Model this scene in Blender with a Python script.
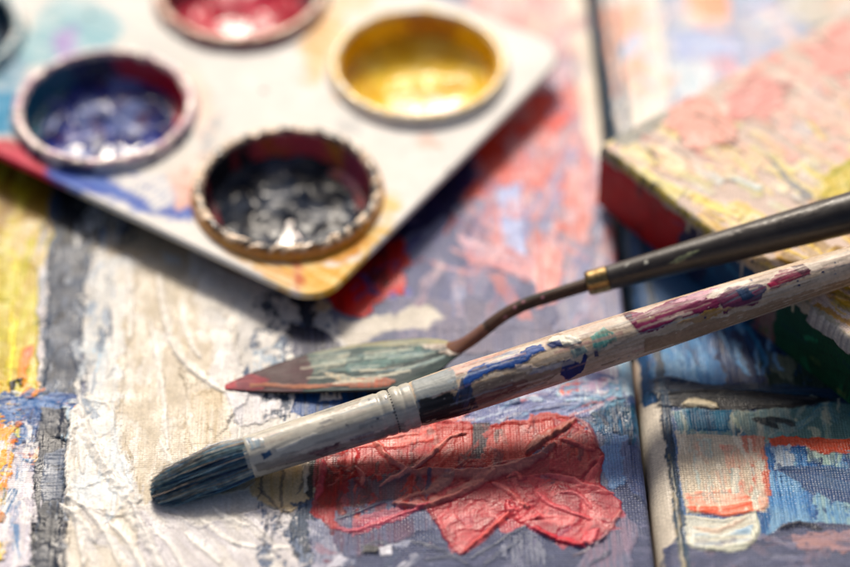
import bpy, bmesh, math
import numpy as np
from mathutils import Vector, Matrix

# ------------------------------------------------------------------ camera, light, exposure
MM = 0.001
PITCH = math.radians(44.0)
FPX = 2400.0            # focal length in pixels of an 850 px wide frame
DIST = 407.0            # mm from the lens to the canvas along the view axis
FOCUS = 377.0
SUN_EL, SUN_AZ = 43.0, 98.0     # elevation, azimuth (ccw from +x) of the sun
SC = bpy.context.scene
COL = SC.collection
for o in list(bpy.data.objects):
    bpy.data.objects.remove(o)

fwd = np.array([0, math.cos(PITCH), -math.sin(PITCH)])
upv = np.array([0, math.sin(PITCH), math.cos(PITCH)])
rgt = np.array([1.0, 0, 0])
CAM = -fwd * DIST

cd = bpy.data.cameras.new('camera')
cam = bpy.data.objects.new('camera', cd)
COL.objects.link(cam)
cam.location = CAM * MM
cam.rotation_euler = (math.radians(90) - PITCH, 0, 0)
cd.sensor_width = 36.0
cd.lens = FPX / 850.0 * 36.0
cd.clip_start = 0.01
cd.clip_end = 50.0
cd.dof.use_dof = True
cd.dof.focus_distance = FOCUS * MM
cd.dof.aperture_fstop = 5.9
cd.dof.aperture_blades = 0
SC.camera = cam

w = bpy.data.worlds.new('World')
SC.world = w
w.use_nodes = True
wn = w.node_tree
sky = wn.nodes.new('ShaderNodeTexSky')
sky.sky_type = 'NISHITA'
sky.sun_disc = False
sky.sun_elevation = math.radians(SUN_EL)
sky.sun_rotation = math.radians(90 - SUN_AZ)
sky.air_density = 0.7
sky.dust_density = 5.0
sky.ozone_density = 0.0
bg = wn.nodes['Background']
wn.links.new(sky.outputs[0], bg.inputs[0])
bg.inputs[1].default_value = 0.085

sl = bpy.data.lights.new('sun', 'SUN')
sl.energy = 3.7
sl.angle = math.radians(12.0)
sl.color = (1.0, 0.90, 0.77)
sun = bpy.data.objects.new('sun', sl)
COL.objects.link(sun)
e, a = math.radians(SUN_EL), math.radians(SUN_AZ)
sd = Vector((math.cos(e) * math.cos(a), math.cos(e) * math.sin(a), math.sin(e)))
sun.rotation_euler = sd.to_track_quat('Z', 'Y').to_euler()
sun.location = sd * 1.0

SC.view_settings.view_transform = 'Standard'
SC.view_settings.look = 'None'
SC.view_settings.exposure = 0.08
SC.view_settings.gamma = 1.0

# ------------------------------------------------------------------ helpers
def P(px, py, z=0.0):
    """point (mm) at height z seen at a pixel of the 850x567 photograph (used only to take sizes off)"""
    d = rgt * (px - 425.0) + upv * (283.5 - py) + fwd * FPX
    t = (z - CAM[2]) / d[2]
    return CAM + d * t

def lin(h):
    h = h.lstrip('#')
    c = np.array([int(h[i:i + 2], 16) / 255.0 for i in (0, 2, 4)])
    return np.where(c <= 0.04045, c / 12.92, ((c + 0.055) / 1.055) ** 2.4)

RT = np.random.RandomState(7).rand(256, 256)
def vnoise(x, y):
    xi = np.floor(x).astype(int); yi = np.floor(y).astype(int)
    fx = x - xi; fy = y - yi
    fx = fx * fx * (3 - 2 * fx); fy = fy * fy * (3 - 2 * fy)
    x0 = xi & 255; x1 = (xi + 1) & 255; y0 = yi & 255; y1 = (yi + 1) & 255
    return (RT[x0, y0] * (1 - fx) + RT[x1, y0] * fx) * (1 - fy) + (RT[x0, y1] * (1 - fx) + RT[x1, y1] * fx) * fy

def fbm(x, y, n=3):
    s = 0; a_ = 1.0; t = 0
    for i in range(n):
        s = s + a_ * vnoise(x * 2 ** i + 17.3 * i, y * 2 ** i + 9.1 * i); t += a_; a_ *= 0.55
    return s / t

def sstep(a_, b_, x):
    t = np.clip((x - a_) / (b_ - a_), 0, 1)
    return t * t * (3 - 2 * t)

def seg_dist(x, y, ax, ay, bx, by):
    vx, vy = bx - ax, by - ay
    L = vx * vx + vy * vy + 1e-12
    t = np.clip(((x - ax) * vx + (y - ay) * vy) / L, 0, 1)
    return np.hypot(x - ax - t * vx, y - ay - t * vy), t

def sdf(x, y, poly):
    d = np.full(x.shape, 1e9); ins = np.zeros(x.shape, bool)
    n = len(poly)
    for i in range(n):
        ax, ay = poly[i]; bx, by = poly[(i + 1) % n]
        dd, _ = seg_dist(x, y, ax, ay, bx, by)
        d = np.minimum(d, dd)
        c = ((ay > y) != (by > y))
        if abs(by - ay) > 1e-9:
            c &= x < (bx - ax) * (y - ay) / (by - ay) + ax
            ins ^= c
    return np.where(ins, -d, d)

def chaikin(p, closed=True, it=1):
    p = [np.array(q, float) for q in p]
    for _ in range(it):
        out = []
        n = len(p)
        for i in range(n if closed else n - 1):
            a_, b_ = p[i], p[(i + 1) % n]
            out += [a_ * .75 + b_ * .25, a_ * .25 + b_ * .75]
        if not closed:
            out = [p[0]] + out + [p[-1]]
        p = out
    return p

class Paint:
    """paint layers over a set of surface points x, y (mm): colour, film height, how much weave shows"""
    def __init__(s, x, y, base, tomap=None):
        s.x = x.astype(float); s.y = y.astype(float)
        s.c = np.tile(lin(base), (len(x), 1)); s.h = np.zeros(len(x)); s.w = np.ones(len(x))
        s.m = tomap if tomap else (lambda a_, b_: (a_, b_))
        s.k = 0; s.hk = 1.0; s.lk = .55
    def stroke(s, poly, col, col2=None, a=1.0, warp=0.8, ws=3.0, soft=0.12, dry=0.0, ang=90, st=0.35,
               h=0.12, ridge=0.12, rw=0.35, wv=0.25, smooth=0, sl=7.0, sw=0.35, raw=False, groove=0.06, blot=0.0, hs=.45, fl=.45):
        s.k += 1; o = s.k * 13.7
        pl = [p if raw else s.m(*p) for p in poly]
        pl = chaikin(pl, True, smooth) if smooth else pl
        xs = [p[0] for p in pl]; ys = [p[1] for p in pl]
        mg = warp + 1.2
        i = np.nonzero((s.x > min(xs) - mg) & (s.x < max(xs) + mg) & (s.y > min(ys) - mg) & (s.y < max(ys) + mg))[0]
        if len(i) == 0: return
        x, y = s.x[i], s.y[i]
        wx = x + warp * 2 * (fbm(x / ws + o, y / ws) - .5) + (warp * .5 + (.2 if warp > .45 else .05)) * (fbm(x * 2.2 + o, y * 2.2) - .5)
        wy = y + warp * 2 * (fbm(x / ws, y / ws + o + 40) - .5) + (warp * .5 + (.2 if warp > .45 else .05)) * (fbm(x * 2.2, y * 2.2 + o) - .5)
        d = sdf(wx, wy, pl)
        ca, sa = math.cos(math.radians(ang)), math.sin(math.radians(ang))
        al = (x * ca + y * sa); ac = (-x * sa + y * ca) + .5 * fbm(x / 6, y / 6 + o, 2)
        sn = fbm(al / sl + o, ac / sw, 3)
        fn = fbm(x * 1.6 + o, y * 1.6 + 5, 3)
        m = sstep(soft, -soft, d)
        if dry > 0:
            q = .65 * sn + .35 * fn
            if blot > 0: q = q * (1 - blot) + blot * fbm(x / 1.5 + o, y / 1.5, 3)
            m = m * sstep(dry - .06, dry + .05, q)
        mh = sstep(hs, -hs * .6, d) * np.sqrt(np.clip(m / np.maximum(sstep(soft, -soft, d), .05), 0, 1)) * a
        m = m * a
        c = np.tile(lin(col), (len(x), 1))
        if col2 is not None:
            t = sstep(.35, .65, .6 * sn + .4 * fbm(x / 4 + o, y / 4, 2))[:, None]
            c = c * (1 - t) + lin(col2) * t
        c = c * (1 + st * (sn - .5) + .12 * (fn - .5))[:, None]
        s.c[i] = s.c[i] * (1 - m[:, None]) + np.clip(c, 0.003, .9) * m[:, None]
        rr = ridge * np.exp(-((d + rw) / rw) ** 2) * (0.3 + 1.2 * fbm(x / 2 + o, y / 2, 2))
        s.h[i] = s.h[i] * (1 - fl * mh) + mh * s.hk * (h + groove * (sn - .5) * 2 + .6 * rr)
        s.w[i] = s.w[i] * (1 - m) + wv * m
    def line(s, pts, wd, h, col=None, a=1.0, taper=True, raw=False, warp=.35, shade=.2):
        s.k += 1; o = s.k * 7.7
        pl = [p if raw else s.m(*p) for p in pts]
        pl = chaikin(pl, False, 2)
        xs = [p[0] for p in pl]; ys = [p[1] for p in pl]; mg = wd * 3 + warp * 2 + .3
        i = np.nonzero((s.x > min(xs) - mg) & (s.x < max(xs) + mg) & (s.y > min(ys) - mg) & (s.y < max(ys) + mg))[0]
        if len(i) == 0: return
        x, y = s.x[i], s.y[i]
        wx = x + warp * 2 * (fbm(x / 1.8 + o, y / 1.8) - .5); wy = y + warp * 2 * (fbm(x / 1.8, y / 1.8 + o) - .5)
        d = np.full(x.shape, 1e9); T = np.zeros(x.shape); n = len(pl) - 1; sg = np.zeros(x.shape)
        for k in range(n):
            dd, t = seg_dist(wx, wy, pl[k][0], pl[k][1], pl[k + 1][0], pl[k + 1][1])
            b = dd < d; d = np.where(b, dd, d)
            sg = np.where(b, np.sign((pl[k + 1][0] - pl[k][0]) * (wy - pl[k][1]) - (pl[k + 1][1] - pl[k][1]) * (wx - pl[k][0])), sg); T = np.where(b, (k + t) / n, T)
        ww = wd * (np.clip(np.sin(np.pi * np.clip(T, .02, .98)), 0, 1) ** .45 if taper else 1) * (.6 + .8 * fbm(x / 1.3 + o, y / 1.3, 2))
        d = d * np.where(sg * (1 if s.k % 3 else -1) > 0, .55, 1.25)
        pr = np.clip(1 - d / (ww * 1.15), 0, 1) ** .85 * (.55 + .8 * fbm(x / 1.1 + o, y / 1.1 + 3, 2))
        s.h[i] += h * s.lk * pr
        if col is not None:
            m = (sstep(1.25, .6, d / ww) * a)[:, None]
            s.c[i] = s.c[i] * (1 - m) + lin(col) * (1 + shade * (fbm(x * 2 + o, y * 2) - .5))[:, None] * m
        s.w[i] *= 1 - .9 * pr
    def scatter(s, poly, n, cols, ang=90, L=(2, 7), W=(.5, 1.6), dry=.38, seed=1, spread=18, h=.12, ridge=.12, wv=.3, a=(.4, 1), blot=.3, warp=.7, sl=4.0):
        R_ = np.random.RandomState(seed); pl = [s.m(*p) for p in poly]
        xs = [p[0] for p in pl]; ys = [p[1] for p in pl]; k = 0
        while k < n:
            cx, cy_ = R_.uniform(min(xs), max(xs)), R_.uniform(min(ys), max(ys))
            if sdf(np.array([cx]), np.array([cy_]), pl)[0] > 0: continue
            k += 1
            t = math.radians(R_.normal(ang, spread)); l, w_ = R_.uniform(*L), R_.uniform(*W)
            c_, s_ = math.cos(t), math.sin(t)
            q = [(cx + c_ * p - s_ * v, cy_ + s_ * p + c_ * v) for p, v in ((-l/2, -w_/2), (l/2 * R_.uniform(.6, 1), -w_/2), (l/2, w_/2), (-l/2 * R_.uniform(.6, 1), w_/2))]
            s.stroke(q, cols[R_.randint(len(cols))], cols[R_.randint(len(cols))], raw=True, a=R_.uniform(*a), dry=dry * R_.uniform(.7, 1.15), ang=math.degrees(t), h=h * R_.uniform(.3, 1.4), ridge=ridge * R_.uniform(0, 1.6), wv=wv, blot=blot, warp=warp, ws=2, sl=sl)
    def mottle(s, amt=.14):
        q = .6 * fbm(s.x / 3, s.y / 3, 4) + .4 * fbm(s.x / .7 + 40, s.y / 2.5, 3)
        s.c *= (1 + amt * 2 * (q - .5))[:, None]
        s.h += .035 * fbm(s.x / 1.1 + 9, s.y / 1.1, 3) * (1 - s.w)
    def grade(s, g=1.16, sat=1.12):
        c = .62 * (np.clip(s.c, 1e-4, 1) / .62) ** g
        l = c.mean(1, keepdims=True)
        s.c = np.clip(l + (c - l) * sat, .003, .9)
    def dots(s, box, n, r, col, h=.1, seed=1):
        R = np.random.RandomState(seed)
        for _ in range(n):
            cx = R.uniform(box[0], box[2]); cy = R.uniform(box[1], box[3])
            q = [(cx + R.uniform(.5, 1.2) * r * math.cos(t), cy + R.uniform(.5, 1.2) * r * math.sin(t)) for t in np.arange(0, 6.2, 1.05)]
            s.stroke(q, col, h=h, warp=.2, ridge=.03)

def link(name, me, mat, parent=None):
    ob = bpy.data.objects.new(name, me)
    COL.objects.link(ob)
    if mat: me.materials.append(mat)
    if parent: ob.parent = parent
    return ob

def tag(o, label=None, cat=None, group=None, kind=None):
    if label: o['label'] = label
    if cat: o['category'] = cat
    if group: o['group'] = group
    if kind: o['kind'] = kind
    return o

def thing(name, label, cat, loc=(0, 0, 0), rot=None, group=None):
    o = bpy.data.objects.new(name, None); COL.objects.link(o)
    o.empty_display_size = .01
    o.location = Vector(loc) * MM
    if rot is not None: o.rotation_euler = rot
    return tag(o, label, cat, group)

def mesh_np(name, co, faces, smooth=True, col=None, wv=None):
    """co (N,3) in mm, faces list or (M,4)/(M,3) array"""
    me = bpy.data.meshes.new(name)
    co = np.asarray(co, float) * MM
    if isinstance(faces, np.ndarray):
        k = faces.shape[1]
        me.vertices.add(len(co)); me.vertices.foreach_set('co', co.astype(np.float32).ravel())
        me.loops.add(faces.size); me.loops.foreach_set('vertex_index', faces.astype(np.int32).ravel())
        me.polygons.add(len(faces)); me.polygons.foreach_set('loop_start', np.arange(0, faces.size, k, dtype=np.int32))
        try: me.polygons.foreach_set('loop_total', np.full(len(faces), k, dtype=np.int32))
        except Exception: pass
        me.update(calc_edges=True)
    else:
        me.from_pydata(co.tolist(), [], [list(f) for f in faces]); me.update()
    me.validate()
    me.polygons.foreach_set('use_smooth', [smooth] * len(me.polygons))
    if col is not None:
        at = me.color_attributes.new('Col', 'FLOAT_COLOR', 'POINT')
        c4 = np.ones((len(co), 4), np.float32); c4[:, :3] = np.clip(col, 0.002, .9)
        at.data.foreach_set('color', c4.ravel())
    if wv is not None:
        at = me.attributes.new('weave', 'FLOAT', 'POINT'); at.data.foreach_set('value', np.asarray(wv, np.float32))
    return me

def grid_faces(nr, nc, closed=False):
    i = np.arange(nr * nc).reshape(nr, nc)
    if closed:
        j = np.roll(i, -1, axis=1)
        return np.stack([i[:-1], j[:-1], j[1:], i[1:]], -1).reshape(-1, 4)
    return np.stack([i[:-1, :-1], i[:-1, 1:], i[1:, 1:], i[1:, :-1]], -1).reshape(-1, 4)

# ------------------------------------------------------------------ materials
def nodes_of(name):
    m = bpy.data.materials.new(name); m.use_nodes = True
    nt = m.node_tree; b = nt.nodes['Principled BSDF']
    return m, nt, b

def N(nt, t, **kw):
    n = nt.nodes.new(t)
    for k, v in kw.items(): setattr(n, k, v)
    return n

def math_n(nt, op, a_, b_=None, c_=None):
    n = N(nt, 'ShaderNodeMath', operation=op)
    for i, v in enumerate((a_, b_, c_)):
        if v is None: continue
        if isinstance(v, (int, float)): n.inputs[i].default_value = v
        else: nt.links.new(v, n.inputs[i])
    return n.outputs[0]

def paint_mat(name, rough=(.32, .6), spec=.4, weave=.47, wstr=.9, bump=.5, fine=2.2, var=.16, metallic=0, coat=0.0, stretch=None):
    m, nt, b = nodes_of(name)
    L = nt.links
    at = N(nt, 'ShaderNodeAttribute', attribute_name='Col')
    tc = N(nt, 'ShaderNodeTexCoord')
    mp = N(nt, 'ShaderNodeMapping')
    mp.inputs['Scale'].default_value = stretch if stretch else (1, 1, 1)
    L.new(tc.outputs['Object'], mp.inputs[0])
    n1 = N(nt, 'ShaderNodeTexNoise'); n1.inputs['Scale'].default_value = fine * 1000; n1.inputs['Detail'].default_value = 4
    L.new(mp.outputs[0], n1.inputs['Vector'])
    n2 = N(nt, 'ShaderNodeTexNoise'); n2.inputs['Scale'].default_value = 260; n2.inputs['Detail'].default_value = 5
    L.new(mp.outputs[0], n2.inputs['Vector'])
    mr = N(nt, 'ShaderNodeMapRange'); mr.inputs[1].default_value = .3; mr.inputs[2].default_value = .7
    mr.inputs[3].default_value = 1 - var; mr.inputs[4].default_value = 1 + var
    L.new(n1.outputs[0], mr.inputs[0])
    vm = N(nt, 'ShaderNodeVectorMath', operation='SCALE')
    L.new(at.outputs['Color'], vm.inputs[0]); L.new(mr.outputs[0], vm.inputs['Scale'])
    L.new(vm.outputs[0], b.inputs['Base Color'])
    rr = N(nt, 'ShaderNodeMapRange'); rr.inputs[1].default_value = .35; rr.inputs[2].default_value = .65
    rr.inputs[3].default_value = rough[0]; rr.inputs[4].default_value = rough[1]
    L.new(n2.outputs[0], rr.inputs[0]); L.new(rr.outputs[0], b.inputs['Roughness'])
    b.inputs['Specular IOR Level'].default_value = spec
    b.inputs['Metallic'].default_value = metallic
    b.inputs['Coat Weight'].default_value = coat
    b.inputs['Coat Roughness'].default_value = .12
    bp = N(nt, 'ShaderNodeBump'); bp.inputs['Strength'].default_value = bump; bp.inputs['Distance'].default_value = .00008
    L.new(n1.outputs[0], bp.inputs['Height'])
    last = bp
    if weave:
        wa = N(nt, 'ShaderNodeAttribute', attribute_name='weave')
        nd = N(nt, 'ShaderNodeTexNoise'); nd.inputs['Scale'].default_value = 350; nd.inputs['Detail'].default_value = 2
        L.new(tc.outputs['Object'], nd.inputs['Vector'])
        sc = N(nt, 'ShaderNodeVectorMath', operation='MULTIPLY_ADD')
        L.new(nd.outputs['Color'], sc.inputs[0]); sc.inputs[1].default_value = (.00035,) * 3
        L.new(tc.outputs['Object'], sc.inputs[2])
        sp = N(nt, 'ShaderNodeSeparateXYZ'); L.new(sc.outputs[0], sp.inputs[0])
        k = math.pi / (weave * MM)
        sx = math_n(nt, 'SINE', math_n(nt, 'MULTIPLY', sp.outputs[0], k))
        sy = math_n(nt, 'SINE', math_n(nt, 'MULTIPLY', sp.outputs[1], k * 1.08))
        ax = math_n(nt, 'ABSOLUTE', sx); ay = math_n(nt, 'ABSOLUTE', sy)
        par = math_n(nt, 'MULTIPLY_ADD', math_n(nt, 'MULTIPLY', sx, sy), .25, 0.0)
        hh = math_n(nt, 'ADD', math_n(nt, 'POWER', math_n(nt, 'MULTIPLY', ax, ay), .6), par)
        hw = math_n(nt, 'MULTIPLY', hh, wa.outputs['Fac'])
        b2 = N(nt, 'ShaderNodeBump'); b2.inputs['Strength'].default_value = wstr; b2.inputs['Distance'].default_value = .00012
        L.new(hw, b2.inputs['Height']); L.new(bp.outputs[0], b2.inputs['Normal'])
        last = b2
        # paint is thinner in the hollows of the weave
        tint = math_n(nt, 'SUBTRACT', 1.0, math_n(nt, 'MULTIPLY', math_n(nt, 'MULTIPLY', wa.outputs['Fac'], .26), math_n(nt, 'SUBTRACT', 1.0, hh)))
        v2 = N(nt, 'ShaderNodeVectorMath', operation='SCALE')
        L.new(vm.outputs[0], v2.inputs[0]); L.new(tint, v2.inputs['Scale']); L.new(v2.outputs[0], b.inputs['Base Color'])
    L.new(last.outputs[0], b.inputs['Normal'])
    return m

def plain_mat(name, col, rough=.5, metallic=0, spec=.5, bump=.2, scale=900, col2=None):
    m, nt, b = nodes_of(name)
    n1 = N(nt, 'ShaderNodeTexNoise'); n1.inputs['Scale'].default_value = scale; n1.inputs['Detail'].default_value = 5
    tc = N(nt, 'ShaderNodeTexCoord'); nt.links.new(tc.outputs['Object'], n1.inputs['Vector'])
    cr = N(nt, 'ShaderNodeValToRGB')
    cr.color_ramp.elements[0].position = .35; cr.color_ramp.elements[1].position = .65
    cr.color_ramp.elements[0].color = (*lin(col), 1); cr.color_ramp.elements[1].color = (*lin(col2 or col), 1)
    nt.links.new(n1.outputs[0], cr.inputs[0]); nt.links.new(cr.outputs[0], b.inputs['Base Color'])
    b.inputs['Roughness'].default_value = rough; b.inputs['Metallic'].default_value = metallic
    b.inputs['Specular IOR Level'].default_value = spec
    bp = N(nt, 'ShaderNodeBump'); bp.inputs['Strength'].default_value = bump; bp.inputs['Distance'].default_value = .0001
    nt.links.new(n1.outputs[0], bp.inputs['Height']); nt.links.new(bp.outputs[0], b.inputs['Normal'])
    return m

M_paint = paint_mat('oil_paint_on_canvas', rough=(.33, .55), spec=.34, wstr=.75)
M_block = paint_mat('thick_oil_paint', rough=(.45, .65), spec=.4, bump=.5, wstr=.5)
M_plastic = paint_mat('stained_white_plastic', rough=(.52, .68), spec=.2, weave=0, bump=.2, fine=.6, var=.04)
M_well = paint_mat('paint_crusted_plastic', rough=(.16, .42), spec=.5, weave=0, bump=.35, fine=1.2, var=.12, coat=.3)
M_wet = paint_mat('glossy_paint_in_well', rough=(.2, .34), spec=.17, weave=0, bump=.1, fine=.5, var=.1)
M_wood = paint_mat('paint_spotted_wood', rough=(.4, .6), spec=.35, weave=0, bump=.5, fine=1.3, var=.14)
M_ferr = paint_mat('paint_coated_ferrule', rough=(.22, .45), spec=.6, weave=0, bump=.35, fine=.9, var=.08)
M_hair = paint_mat('paint_soaked_bristle', rough=(.35, .5), spec=.45, weave=0, bump=.1, fine=1.2, var=.35)
M_steel = paint_mat('paint_smeared_steel', rough=(.45, .6), spec=.14, weave=0, bump=.4, fine=1.2, var=.12)
M_darkwood = paint_mat('worn_dark_wood', rough=(.3, .48), spec=.5, weave=0, bump=.3, fine=.8, var=.2)
M_brass = plain_mat('aged_brass', '#a08860', .36, 1.0, .5, .15, 1500, '#7c6844')
M_frame = plain_mat('primed_canvas_side', '#c8c0b4', .7, 0, .3, .4, 1800, '#b4aca0')
M_table = plain_mat('table_wood', '#6a4a34', .55, 0, .3, .3, 60, '#54382a')

# ------------------------------------------------------------------ the table under everything
def box_mesh(name, x0, x1, y0, y1, z0, z1, bev=0.0):
    bm = bmesh.new()
    bmesh.ops.create_cube(bm, size=1)
    for v in bm.verts:
        v.co = Vector((x0 + (v.co.x + .5) * (x1 - x0), y0 + (v.co.y + .5) * (y1 - y0), z0 + (v.co.z + .5) * (z1 - z0))) * MM
    if bev: bmesh.ops.bevel(bm, geom=bm.edges[:], offset=bev * MM, segments=3, affect='EDGES')
    me = bpy.data.meshes.new(name); bm.to_mesh(me); bm.free()
    return me
tag(link('table', box_mesh('table', -420, 420, -330, 420, -48, -18, 3), M_table), kind='structure')

# ------------------------------------------------------------------ frames of the two flat canvases
A0 = P(655, 567); A1 = P(587, 0)
yaw = math.atan2(-(A1[0] - A0[0]), A1[1] - A0[1])     # the canvases lie turned a few degrees
def local_map(ox, oy, rot, z=0.0):
    c_, s_ = math.cos(rot), math.sin(rot)
    def f(px, py):
        q = P(px, py, z); dx, dy = q[0] - ox, q[1] - oy
        return (c_ * dx + s_ * dy, -s_ * dx + c_ * dy)
    return f

def rows(lo, mid, hi, fine, coarse):
    a_ = list(np.arange(lo, mid, fine)); s_ = fine; v = a_[-1]
    while v < hi:
        s_ = min(coarse, s_ * 1.03); v += s_; a_.append(v)
    return np.array(a_)

# ---- left painting: local x = 0 at its right edge
LM = local_map(A0[0], A0[1], yaw)
RAD = 1.1
ys = rows(-22, 62, 185, .17, .5)
xs = np.concatenate([np.arange(-140, -103, .6), np.arange(-103, -RAD, .18), ])
th = np.linspace(0, math.pi / 2, 8)
ex = [(x, 0.0, x) for x in xs] + [(-RAD + RAD * math.sin(t), -(RAD - RAD * math.cos(t)), -RAD + RAD * t) for t in th]
ex += [(0, -RAD - k, -RAD + RAD * math.pi / 2 + k) for k in (1, 2, 4, 8, 15)]
ex = np.array(ex)
S_, Y_ = np.meshgrid(ex[:, 2], ys)
pt = Paint(S_.ravel(), Y_.ravel(), '#8a8ea2', LM)
K = pt.stroke; LN = pt.line
pt.h += .05 * fbm(pt.x / 6, pt.y / 6)

# far pastel zone
K([(420,-60),(640,-60),(660,330),(420,330)], '#9e9aac', '#8c90aa', warp=2, h=.1, wv=.5, st=.3)
K([(470,-40),(570,-40),(585,60),(560,90),(520,60),(470,40)], '#e3aba2', '#c9b6b8', warp=2, h=.15, dry=.35)
K([(500,-10),(560,-10),(562,30),(530,40)], '#d98a84', '#e8c0b4', dry=.45, ang=80)
K([(540,85),(590,80),(600,190),(585,250),(555,230),(545,150)], '#d08a84', '#bc9aa0', warp=1.5, h=.1, ang=86)
K([(488,120),(560,100),(566,215),(540,300),(505,300),(478,210)], '#d07068', '#b88c94', warp=2, dry=.34, ang=100, h=.12)
K([(500,190),(560,200),(552,300),(530,310),(512,250)], '#d08880', '#9c98ac', warp=1.5, dry=.3, ang=95)
K([(470,120),(500,100),(565,90),(572,118),(530,135),(500,160),(478,170)], '#d63f32', '#dd6054', warp=1.5, h=.18, ang=20)
K([(478,160),(530,150),(520,175),(480,200),(462,205)], '#cf4a40', '#d8776e', warp=1.5, dry=.3)
K([(498,190),(520,185),(528,255),(508,262)], '#9fabd6', '#b6bcd8', warp=1, ang=95)
K([(420,150),(476,140),(480,178),(440,235),(405,262),(370,260),(350,220)], '#1d2350', '#2e2f5e', warp=1.6, h=.12)
K([(400,245),(440,220),(480,215),(500,260),(560,300),(555,330),(430,330),(405,300)], '#8688a0', '#7a7e9a', warp=1.5, wv=.8)
K([(455,230),(540,262),(545,285),(470,262)], '#dc9c9c', '#c9a4ae', warp=1, dry=.4, ang=-25)
K([(535,250),(560,240),(562,300),(535,310)], '#dba09c', dry=.4, warp=1)
K([(315,290),(345,262),(402,238),(412,262),(400,275),(408,295),(385,300),(360,318),(338,312)], '#b0131c', '#c92a24', warp=1.4, h=.2)
K([(355,258),(385,240),(392,290),(372,285)], '#141830', '#8a1420', warp=1.2, dry=.4)
K([(385,300),(480,300),(560,330),(540,360),(400,350)], '#8a8ca4', '#9490a0', warp=1.5, wv=.8)
K([(330,352),(338,325),(370,316),(432,306),(442,316),(420,330),(375,336),(350,352)], '#d6d0c4', '#c6c0b8', warp=1.4, h=.04, ridge=.03, wv=.4, dry=.2, ang=5, soft=.4)
pt.stroke([(405,290),(411,290),(411,297),(405,297)], '#7470b8', warp=.4, soft=.4, a=.7)
pt.stroke([(389,293),(396,292),(396,300),(389,300)], '#706cb4', warp=.4, soft=.4, a=.7)
for q in ([(450,250),(475,262),(500,270),(528,284)], [(430,262),(452,270),(480,275)], [(500,215),(530,222),(560,216)], [(470,232),(492,240),(515,256)],
          [(520,96),(545,92),(570,95)], [(500,140),(520,165),(545,180)], [(565,150),(585,160),(600,158)], [(545,230),(570,250),(590,262)]):
    LN(q, .5, .35, '#c58a8e', a=.7)
K([(560,-40),(590,-40),(596,60),(604,150),(600,172),(588,150),(578,90),(566,40)], '#e0d6c6', '#d0c8bc', warp=.6, h=.25, ridge=.2, wv=.1, ang=86, sl=16)
LN([(515,101),(540,94),(572,92)], .35, .2, '#8a2430', a=.8)

pt.scatter([(430,60),(600,-40),(620,330),(420,330),(400,260)], 80, ['#cc7c74', '#9c9cb4', '#d89088', '#868cac', '#b88c98', '#c8b0b4', '#7c88b4'], ang=80, seed=21, L=(4, 14), W=(1, 3.5), h=.1, a=(.25, .75))
pt.scatter([(360,180),(470,140),(480,230),(400,300),(340,300)], 30, ['#1c2450', '#30407c', '#5c5c90', '#8a1824'], ang=60, seed=22)
# left side: yellow, slate, cream
K([(-90,100),(56,120),(54,240),(48,330),(38,420),(-90,440)], '#c4bc44', '#b49c30', warp=1.2, h=.12, wv=.2, st=.3, sl=14)
K([(-60,120),(56,150),(54,235),(20,250),(-60,235)], '#a98a18', '#8a6a1c', warp=2, dry=.35)  # palette's shadow painted in as a deeper yellow
K([(0,225),(45,222),(50,260),(20,275),(0,250)], '#d8cdb0', '#c9ab58', warp=2, dry=.42, h=.25)
K([(38,240),(52,230),(50,300),(44,400),(36,420),(38,330)], '#cfcac8', '#b9b4b8', warp=.6, wv=.1, h=.25)
K([(12,250),(20,250),(14,400),(6,400)], '#e6dc60', warp=.8, dry=.45, sl=20)
K([(22,350),(34,345),(28,380),(18,395)], '#e0703a', '#d9a020', warp=.8)
K([(-60,430),(0,400),(40,420),(50,450),(30,567),(-60,600)], '#cfcacd', '#bdb9c4', warp=1.5, wv=.15, h=.25, sl=16)
K([(-40,395),(70,395),(68,425),(45,440),(-40,445)], '#2f74a8', '#1f4f86', warp=2, dry=.45, ang=0, sl=4, blot=.4, wv=.1)
K([(-40,380),(40,385),(35,400),(10,412),(-40,410)], '#e2b81c', '#d99a18', warp=1.5, dry=.35, ang=0, blot=.4, h=.3, wv=.1)
K([(-30,412),(20,414),(14,455),(-30,455)], '#e4b020', '#cf7a1e', warp=1.6, dry=.38, blot=.4, h=.3, wv=.1)
K([(-30,445),(14,450),(6,490),(-4,520),(-30,520)], '#e07c34', '#e6b048', warp=1.6, dry=.35, blot=.3, h=.25, wv=.1)
K([(-30,475),(4,490),(3,520),(-30,520)], '#1f6a70', '#e2b21c', warp=1, dry=.4, blot=.4)
K([(-30,535),(10,545),(8,560),(-30,567)], '#efc518', warp=.8, h=.4, wv=.05)
K([(10,382),(24,380),(22,394),(12,396)], '#1c2430', warp=.8, h=.25, ridge=.3, wv=0)
K([(5,400),(60,402),(55,470),(20,450)], '#265a94', '#17305a', warp=2, dry=.54, sl=3, blot=.5)
K([(52,150),(112,170),(118,210),(95,255),(84,330),(80,390),(72,410),(62,500),(52,600),(32,600),(36,470),(40,400),(44,330),(50,240)], '#46566c', '#333f52', warp=1.2, h=.15, wv=.3, sl=10, st=.6)
K([(54,175),(105,182),(112,212),(90,240),(56,250)], '#23262c', '#3c4148', warp=1.5, dry=.3, wv=.2)  # slate painted near black where the palette shades it
K([(45,420),(70,415),(62,500),(60,600),(40,600)], '#262d3a', '#4a5568', warp=1.2, dry=.4, blot=.3, wv=.1)
K([(40,470),(64,470),(60,520),(38,520)], '#6a7486', '#4d586c', warp=.8, dry=.35, ang=0, wv=.1, sl=6)
K([(34,520),(60,515),(60,600),(34,600)], '#b8b8b0', '#8a8c8c', warp=1, dry=.5, blot=.6, h=.25, wv=0)
LN([(37,470),(33,520),(34,567)], .35, -.15, '#141a24', a=.9)
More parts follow.
